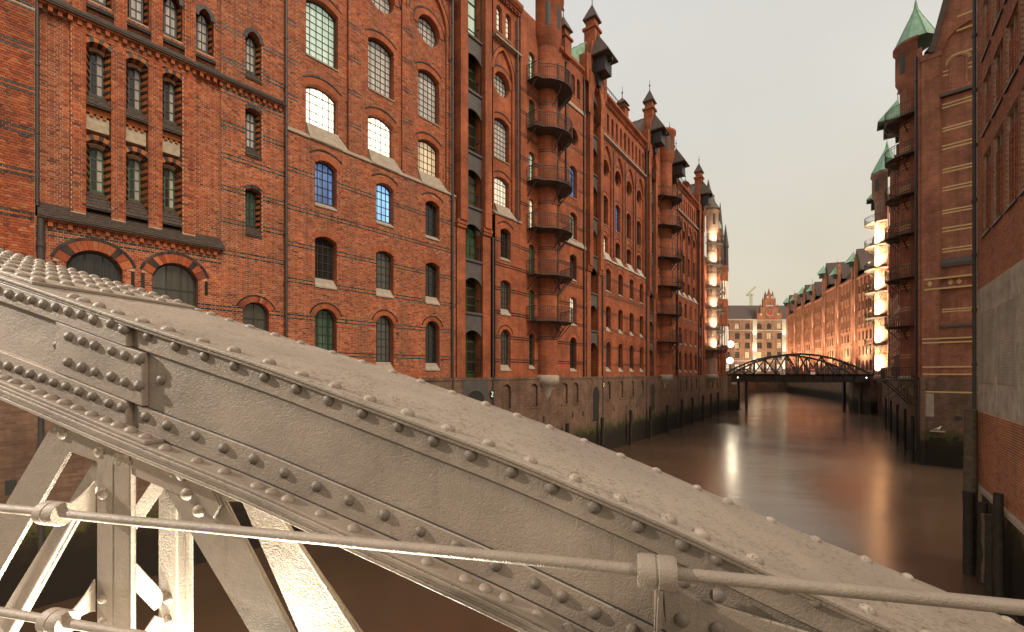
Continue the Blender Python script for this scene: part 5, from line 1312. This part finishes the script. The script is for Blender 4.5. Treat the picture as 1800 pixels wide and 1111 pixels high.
def zs(lx): return sum(ztop(lx + k * .05) for k in (-2, -1, 0, 1, 2)) / 5
def U(x, y):
    """pixel on the sloping top plate -> along, depth"""
    lo, hi = -.1, 1.6
    f = lambda d: T(x, y, d)[1] - zs(T(x, y, d)[0])
    for _ in range(40):
        m = (lo + hi) / 2
        if f(lo) * f(m) <= 0: hi = m
        else: lo = m
    return T(x, y, lo)[0], lo
LX0, LX1 = TOPP[0][0], TOPP[-1][0]
WD = .72
def strip(mb, za, zb, d0, d1, x0=LX0, x1=LX1, n=100, m=0):
    """a plate following the chord: za..zb below the top edge, d0..d1 in depth"""
    q = [x0 + (x1 - x0) * i / n for i in range(n + 1)]; vs = []
    for x in q:
        z = zs(x); vs += [(x, d0, z + za), (x, d1, z + za), (x, d1, z + zb), (x, d0, z + zb)]
    fs = [(4 * i + k, 4 * i + 4 + k, 4 * i + 4 + (k + 1) % 4, 4 * i + (k + 1) % 4) for i in range(n) for k in range(4)] + [(0, 1, 2, 3), (4 * n + 3, 4 * n + 2, 4 * n + 1, 4 * n)]
    mb.mesh(vs, fs, m)
H1, H2, H3, HB = -.088, -.285, -.375, -.425
def part(name, fn, mat='bridge_paint', bev=True, parent=NB):
    mb = MB(); fn(mb); o = mb.build(name, mat, parent, TL)
    if bev:
        b = o.modifiers.new('edge', 'BEVEL'); b.width = .003; b.segments = 2; b.limit_method = 'ANGLE'; b.angle_limit = R(50)
    return o
web = part('web_plate', lambda m: strip(m, HB + .02, -.01, 0, .012))
part('web_plate', lambda m: strip(m, HB + .02, -.01, WD - .03, WD - .018))
topp = part('top_plate', lambda m: strip(m, -.008, .004, -.034, WD + .01))
part('top_plate', lambda m: strip(m, -.020, -.0085, -.028, WD))
xs1 = T(236, 600)[0]; xs2 = T(262, 640)[0]; xsp = T(111, 600)[0]
ta = part('chord_angle', lambda m: (strip(m, H1, -.0205, -.013, -.0005, xs1 + .03, LX1), strip(m, H1 - .004, -.0205, -.027, -.0005, LX0, xs1)))
la = part('chord_angle', lambda m: (strip(m, H3, H2, -.013, -.0005, xs1 + .03, LX1), strip(m, H3, H2 + .004, -.027, -.0005, LX0, xs1)))
part('splice_plate', lambda m: strip(m, H2 + .006, H1 - .006, -.024, -.0005, xsp, xs2))
for za_, d_ in ((H1, -.0075), (H2 + .0022, -.0075), (-.0205, -.0155), (H3, -.0145)):
    part('seam', lambda m: strip(m, za_ - .0016, za_, d_, -.0002), 'dark_metal', False)
lf = part('bottom_flange', lambda m: (strip(m, H3 - .014, H3 - .002, -.085, WD - .0, LX0, LX1)), 'rail_paint')  # painted top lightening left off here, following the shade under the angle
for k, (za, zb, y0) in enumerate(((-.0285, -.0145, -.088), (-.041, -.0290, -.084), (-.054, -.0415, -.087))):
    part('flange_plate', lambda m: strip(m, H3 + za, H3 + zb, y0, WD, LX0, LX1 if k < 2 else T(960, 1050)[0]))
part('flange_splice', lambda m: strip(m, H3 - .0015, H3 + .012, -.082, -.016, LX0, T(272, 770, -.05)[0]), 'rail_paint')
xtp = U(122, 512)[0]
part('top_splice_plate', lambda m: strip(m, .0045, .018, .004, WD - .03, LX0, U(140, 515)[0]))

def dome(r, h, n=16, k=5, mat='bridge_paint'):
    m = MB(); m.lathe(0, 0, [(r * 1.02, -.006), (r, 0.001)] + [(r * math.cos(math.pi / 2 * i / k), h * math.sin(math.pi / 2 * i / k)) for i in range(1, k)] + [(.001, h)], n)
    return m.data('rivet', mat)
RV = dome(.0215, .0155); RS = dome(.020, .0135, mat='rail_paint'); RD = dome(.0182, .0145, mat='rivet_shaded')
def rivet(lx, d, z, face, par=NB, r=RV):
    a = random.uniform(0, 6.28)
    if face == 'side': M = Matrix.Rotation(R(90), 4, 'X')
    else:
        s_ = math.atan2(zs(lx + .04) - zs(lx - .04), .08); M = Matrix.Rotation(-s_, 4, 'Y')
    o = put('rivet', r, par); o.matrix_local = Matrix.Translation((lx, d, OFF + z)) @ M @ Matrix.Rotation(a, 4, 'Z'); k = random.uniform(.90, 1.08); o.scale = (k, k * random.uniform(.92, 1.06), random.uniform(.8, 1.15))
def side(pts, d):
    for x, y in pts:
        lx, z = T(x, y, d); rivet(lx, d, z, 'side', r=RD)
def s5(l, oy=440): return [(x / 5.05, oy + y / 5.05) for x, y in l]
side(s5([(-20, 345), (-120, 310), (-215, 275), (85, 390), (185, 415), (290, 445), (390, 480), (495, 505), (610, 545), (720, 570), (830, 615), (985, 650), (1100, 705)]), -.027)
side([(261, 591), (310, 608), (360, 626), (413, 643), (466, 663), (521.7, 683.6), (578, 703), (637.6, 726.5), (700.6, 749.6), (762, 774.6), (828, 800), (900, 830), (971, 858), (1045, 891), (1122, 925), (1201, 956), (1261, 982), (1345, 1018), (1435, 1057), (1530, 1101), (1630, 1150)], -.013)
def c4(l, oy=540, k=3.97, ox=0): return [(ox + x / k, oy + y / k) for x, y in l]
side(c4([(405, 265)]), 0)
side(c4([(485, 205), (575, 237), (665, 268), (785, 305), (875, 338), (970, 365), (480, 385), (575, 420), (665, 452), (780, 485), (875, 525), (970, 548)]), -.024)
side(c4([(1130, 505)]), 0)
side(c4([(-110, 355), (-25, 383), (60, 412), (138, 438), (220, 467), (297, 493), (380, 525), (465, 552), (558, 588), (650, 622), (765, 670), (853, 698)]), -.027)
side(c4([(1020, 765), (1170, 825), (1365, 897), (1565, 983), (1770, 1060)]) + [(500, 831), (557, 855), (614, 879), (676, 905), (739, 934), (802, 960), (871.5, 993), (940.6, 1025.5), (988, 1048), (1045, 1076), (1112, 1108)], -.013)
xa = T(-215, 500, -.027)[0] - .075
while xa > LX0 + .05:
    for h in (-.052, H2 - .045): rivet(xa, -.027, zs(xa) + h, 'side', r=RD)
    xa -= .075
def flange(pts, up=-.002):
    for x, y in pts:
        lx, z = T(x, y + 3, -.05); rivet(lx, -.052, zs(lx) + H3 + up, 'top', r=RS)
flange(c4([(-60, 450), (40, 480), (110, 505), (200, 540), (280, 570), (365, 600), (455, 630), (545, 665), (645, 700), (745, 738), (830, 775), (920, 810), (1020, 850)]), .012)
flange(c4([(1160, 935), (1380, 1025), (1570, 1090)]) + [(454, 843), (479, 854), (507.6, 866.6), (564.7, 891), (623, 917), (687, 944), (752, 977), (819, 1004.5), (854.5, 1021.5), (890, 1037), (948, 1066), (1000, 1092), (1060, 1120)])
for x, y in [(146, 523), (165, 529), (196.5, 539), (225.5, 549.6), (274, 565), (322, 580), (374.6, 598.5), (427, 615.6), (483, 635.7), (545, 656), (602, 677), (664, 699), (726, 723), (795, 749), (862, 777), (935, 806), (1012.6, 836), (1090, 869), (1172.5, 903), (1227.6, 927.5), (1316.5, 967), (1407, 1005), (1500, 1048), (1598, 1091)]:
    lx = U(x, y + 5)[0]; rivet(lx, .018, zs(lx) + .004, 'top')
for x, y in [(310, 533), (332.5, 541), (359, 549), (388, 559), (432, 572), (478, 586.6), (525.6, 601), (572.7, 617.6), (625, 634), (678, 652), (729.6, 669.7), (786, 690), (843, 712), (900, 733), (959, 755.5), (1024.7, 779), (1091.5, 804.5), (1156, 832), (1225, 857), (1274.6, 875.6), (1348, 907), (1422, 937), (1505, 971), (1582, 1005), (1680, 1046), (1760, 1082)]:
    lx = U(x, y + 4)[0]; rivet(lx, WD - .045, zs(lx) + .004, 'top')
x_end = U(140, 515)[0]; n_ = 0
for r_ in range(6):
    n_ = 0; d = .04 + (WD - .11) * r_ / 5; x = x_end - .035 - (.04 if r_ % 2 else 0)
    while x > LX0 and n_ < 20: rivet(x, d, zs(x) + .018, 'top'); x -= .082; n_ += 1
# right-hand node: stiffening angles and plate
def quadplate(m, pts, d0, d1, dd=0.): m.slab([T(x, y, dd) for x, y in pts], d0, d1)
part('gusset_plate', lambda m: quadplate(m, [(1163, 1030), (1560, 1150), (1700, 1260), (1190, 1260)], -.030, -.0142))
part('stiffener_angle', lambda m: quadplate(m, [(1166, 1012), (1216, 1020), (1217, 1260), (1180, 1260)], -.044, -.0305))
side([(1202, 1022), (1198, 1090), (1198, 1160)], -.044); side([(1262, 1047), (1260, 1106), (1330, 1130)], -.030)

# web members under the chord
def member(name, pts, d0, d1): return part(name, lambda m: m.slab([T(x, y, d0) for x, y in pts], d0, d1))
gs = member('gusset_plate', [(97, 705), (97, 766), (121, 791.5), (226, 830), (300, 862), (345, 880), (420, 880), (420, 790)], -.004, .008)
for x, y in c4([(440, 885), (700, 1010), (822, 1062)]) + [(307, 833)] + [(172, 760), (204, 773), (282, 803), (120, 742)]:
    lx, z = T(x, y, -.004); rivet(lx, -.004, z, 'side')
# left diagonal, near leaf: an angle
member('diagonal', [(90, 752), (121, 792), (-40, 1072), (-100, 1085), (-86, 1050)], .009, .02)
def leg(m, a, b, w_, d0, d1):
    (xa, za), (xb, zb) = a, b; m.bar((xa, (d0 + d1) / 2, za), (xb, (d0 + d1) / 2, zb), w_, d1 - d0, up=(0, 1, 0))
part('diagonal_leg', lambda m: leg(m, T(118, 797, .02), T(-42, 1078, .02), .012, .0205, .034))
member('diagonal', [(164, 815), (172, 812), (172, 850), (21, 1120), (-20, 1120), (9, 1068)], .14, .152)
part('diagonal_leg', lambda m: leg(m, T(171, 852, .15), T(20, 1122, .15), .012, .1265, .1395))
# right diagonal
member('diagonal', [(262, 812), (352, 806), (520, 1130), (452, 1130)], .009, .02)
part('diagonal_leg', lambda m: leg(m, T(356, 812, .02), T(521, 1130, .02), .012, .0205, .034))
st2 = member('gusset_strap', [(262, 800), (345, 815), (384, 888), (371, 912), (350, 900)], -.017, -.0045)
for x, y in ((321, 833), (329, 868), (350, 898)):
    lx, z = T(x, y, -.017); rivet(lx, -.017, z, 'side')
member('diagonal', [(418, 862), (470, 878), (645, 1130), (535, 1130)], .14, .152)
part('diagonal_leg', lambda m: leg(m, T(492, 890, .15), T(646, 1130, .15), .012, .1265, .1395))
# laced post: near pair of angles, far pair, flat lacing bars between them
def vleg(x0, x1, y0, d0, d1, y1=1260): return [(x0, y0), (x1, y0), (x1, y1), (x0, y1)], d0, d1
def post(name, x0, x1, y0, d0, d1): return part(name, lambda m: m.slab([T(x0, y0, d0), T(x1, y0, d0), (T(x1, y0, d0)[0], -1.5), (T(x0, y0, d0)[0], -1.5)], d0, d1))
post('post_angle', 172, 197, 800, -.012, 0.); post('post_angle', 200, 226, 800, -.010, .002)
post('post_web', 196.5, 199.5, 800, .0, .06); post('post_angle', 226.2, 229, 812, -.009, .008)
for x, y in ((181, 869), (181, 1052), (181, 1094)):
    lx, z = T(x, y, -.012); rivet(lx, -.012, z, 'side', r=RS)
post('post_angle', 280, 307, 838, .128, .14); post('post_angle', 308.5, 328, 838, .141, .153)
post('post_web', 306.5, 309, 838, .141, .21); post('post_angle', 328.3, 331, 838, .135, .153)
for x, y in ((296, 1053), (296, 1092)):
    lx, z = T(x, y, .128); rivet(lx, .128, z, 'side', r=RS)
def lace(y0, y1):
    xa, za = T(228, y0, .04); xb, zb = T(283, y1, .127)
    xa, xb = xa, T(300, 1000, .127)[0]
    part('lacing_bar', lambda m: m.bar((T(226, y0, .03)[0], .03, za), (T(284, y1, .127)[0], .127, zb), .010, .055, up=(0, 0, 1)))
lace(925, 842); lace(998, 1062); lace(1165, 1085)
# brackets and handrails
def curved(px, py, pd, cx, cy):
    """bracket from rail clamp to post: a flat plate across the rail with a hollow upper edge"""
    a = T(cx, cy, p=RP); b = T(px, py, pd); n = 8; m = MB()
    A = Vector((a[0] + .02, RP - TP, 0)); B = Vector((b[0], pd - .013, 0)); top, bot = [], []
    for i in range(n + 1):
        t = i / n; q = A + (B - A) * t; up = .018 + .048 * t ** 2.2; top.append((q.x, q.y, a[1] + up)); bot.append((q.x, q.y, a[1] - .018 - .03 * t ** 3))
    for dx in (0, .008):
        pass
    for i in range(n):
        m.mesh([bot[i], bot[i + 1], top[i + 1], top[i]] + [(p[0] + .008, p[1], p[2]) for p in (bot[i], bot[i + 1], top[i + 1], top[i])], [(0, 1, 2, 3), (7, 6, 5, 4), (3, 2, 6, 7), (1, 0, 4, 5)])
    m.build('rail_bracket', 'bridge_paint', NB, TL)
curved(172, 890, -.012, 97, 901); curved(172, 1075, -.012, 104, 1093)
RR = .0145
def rail(z, x0, x1):
    m = MB(); n = 40; m.tube([(x0 + (x1 - x0) * i / n, RP - TP, z + random.uniform(-.0006, .0006)) for i in range(n + 1)], RR, 14); o = m.build('handrail', 'rail_paint', NB, TL)
zr1 = T(1130, 1003, p=RP)[1]; zr2 = T(0, 1075, p=RP)[1]
rail(zr1, -3.2, 1.9); rail(zr2, -3.2, 1.9)
def clamp(x, y, z):
    lx = T(x, y, p=RP)[0]; m = MB(); r = .038
    prof = [(RR, -.042), (r * .93, -.042), (r, -.036), (r, -.004), (r * .94, -.002), (r * .94, .002), (r, .004), (r, .036), (r * .93, .042), (RR, .042)]
    n = 22; vs = [(lx + t, RP - TP + q * math.cos(2 * math.pi * i / n), z + q * math.sin(2 * math.pi * i / n)) for q, t in prof for i in range(n)]
    m.mesh(vs, [(k * n + i, k * n + (i + 1) % n, k * n + n + (i + 1) % n, k * n + n + i) for k in range(len(prof) - 1) for i in range(n)], 0, True)
    o = m.build('rail_clamp', 'rail_paint', NB, TL); o.data.set_sharp_from_angle(angle=R(35)) if hasattr(o.data, 'set_sharp_from_angle') else None
clamp(95, 900, zr1); clamp(1154, 1005, zr1); clamp(102, 1092, zr2)
lx = T(1160, 1005, p=RP)[0]
m = MB(); a = (lx, RP - TP, zr1 - .03); b = T(1180, 1130, -.03)
m.mesh([(lx - .004, RP - TP - .025, zr1 - .03), (lx - .004, -.03, zr1 - .075), (lx - .004, -.03, zr1 - .35), (lx + .006, RP - TP - .025, zr1 - .03), (lx + .006, -.03, zr1 - .075), (lx + .006, -.03, zr1 - .35)], [(0, 1, 2), (5, 4, 3), (0, 2, 5, 3), (0, 3, 4, 1)])
m.build('rail_bracket', 'bridge_paint', NB, TL)
# footway deck we stand on, lower chord and the lamps fixed beneath the arch
part('footway', lambda m: m.box(-5, 4, -2.4, -.25, -1.72, -1.65), 'concrete', False)
part('lower_chord', lambda m: m.box(-5, 4, -.03, .19, -1.75, -1.5))
def bridge_lamp(x, d, z, e, aim, ang=120, col=(1, .95, .78)):
    g = MB(); g.box(x - .05, x + .05, d - .04, d + .04, z - .05, z); g.build('deck_light', 'dark_metal', NB, TL)
    lamp('deck_beam', 'SPOT', (x, d, z + OFF + .03), e, col, .04, aim, ang, NB)
bridge_lamp(-1.50, .075, -1.42, 420, (0, .0, 1), 110)
bridge_lamp(-2.3, .075, -1.42, 260, (0, 0, 1), 110)
bridge_lamp(-.9, .075, -1.42, 260, (0, 0, 1), 110)
bridge_lamp(-1.5, -.13, -1.42, 60, (0, .02, 1), 110)
# street lamp on the footway, behind and to the left of us
SLP = Vector((-2.4, -.55, 0)); q = NB.location
sl_ = thing('street_lamp', 'slim dark street lamp on the footway of the riveted bridge', 'street lamp', (-9.2, .9, BZ))
g = MB(); g.tube([(0, 0, 0), (0, 0, 6.0)], [.08, .045], 10); g.build('post', 'dark_metal', sl_)
g = MB(); g.lathe(0, 0, [(.02, 5.96), (.13, 6.02), (.15, 6.25), (.05, 6.35), (0, 6.37)], 14); g.build('lantern', 'lamp_lens', sl_)
lamp('lantern_light', 'SPOT', (.20, .0, 6.1), 7000, (1, .88, .74), .10, (1, .08, -.52), 80, sl_)
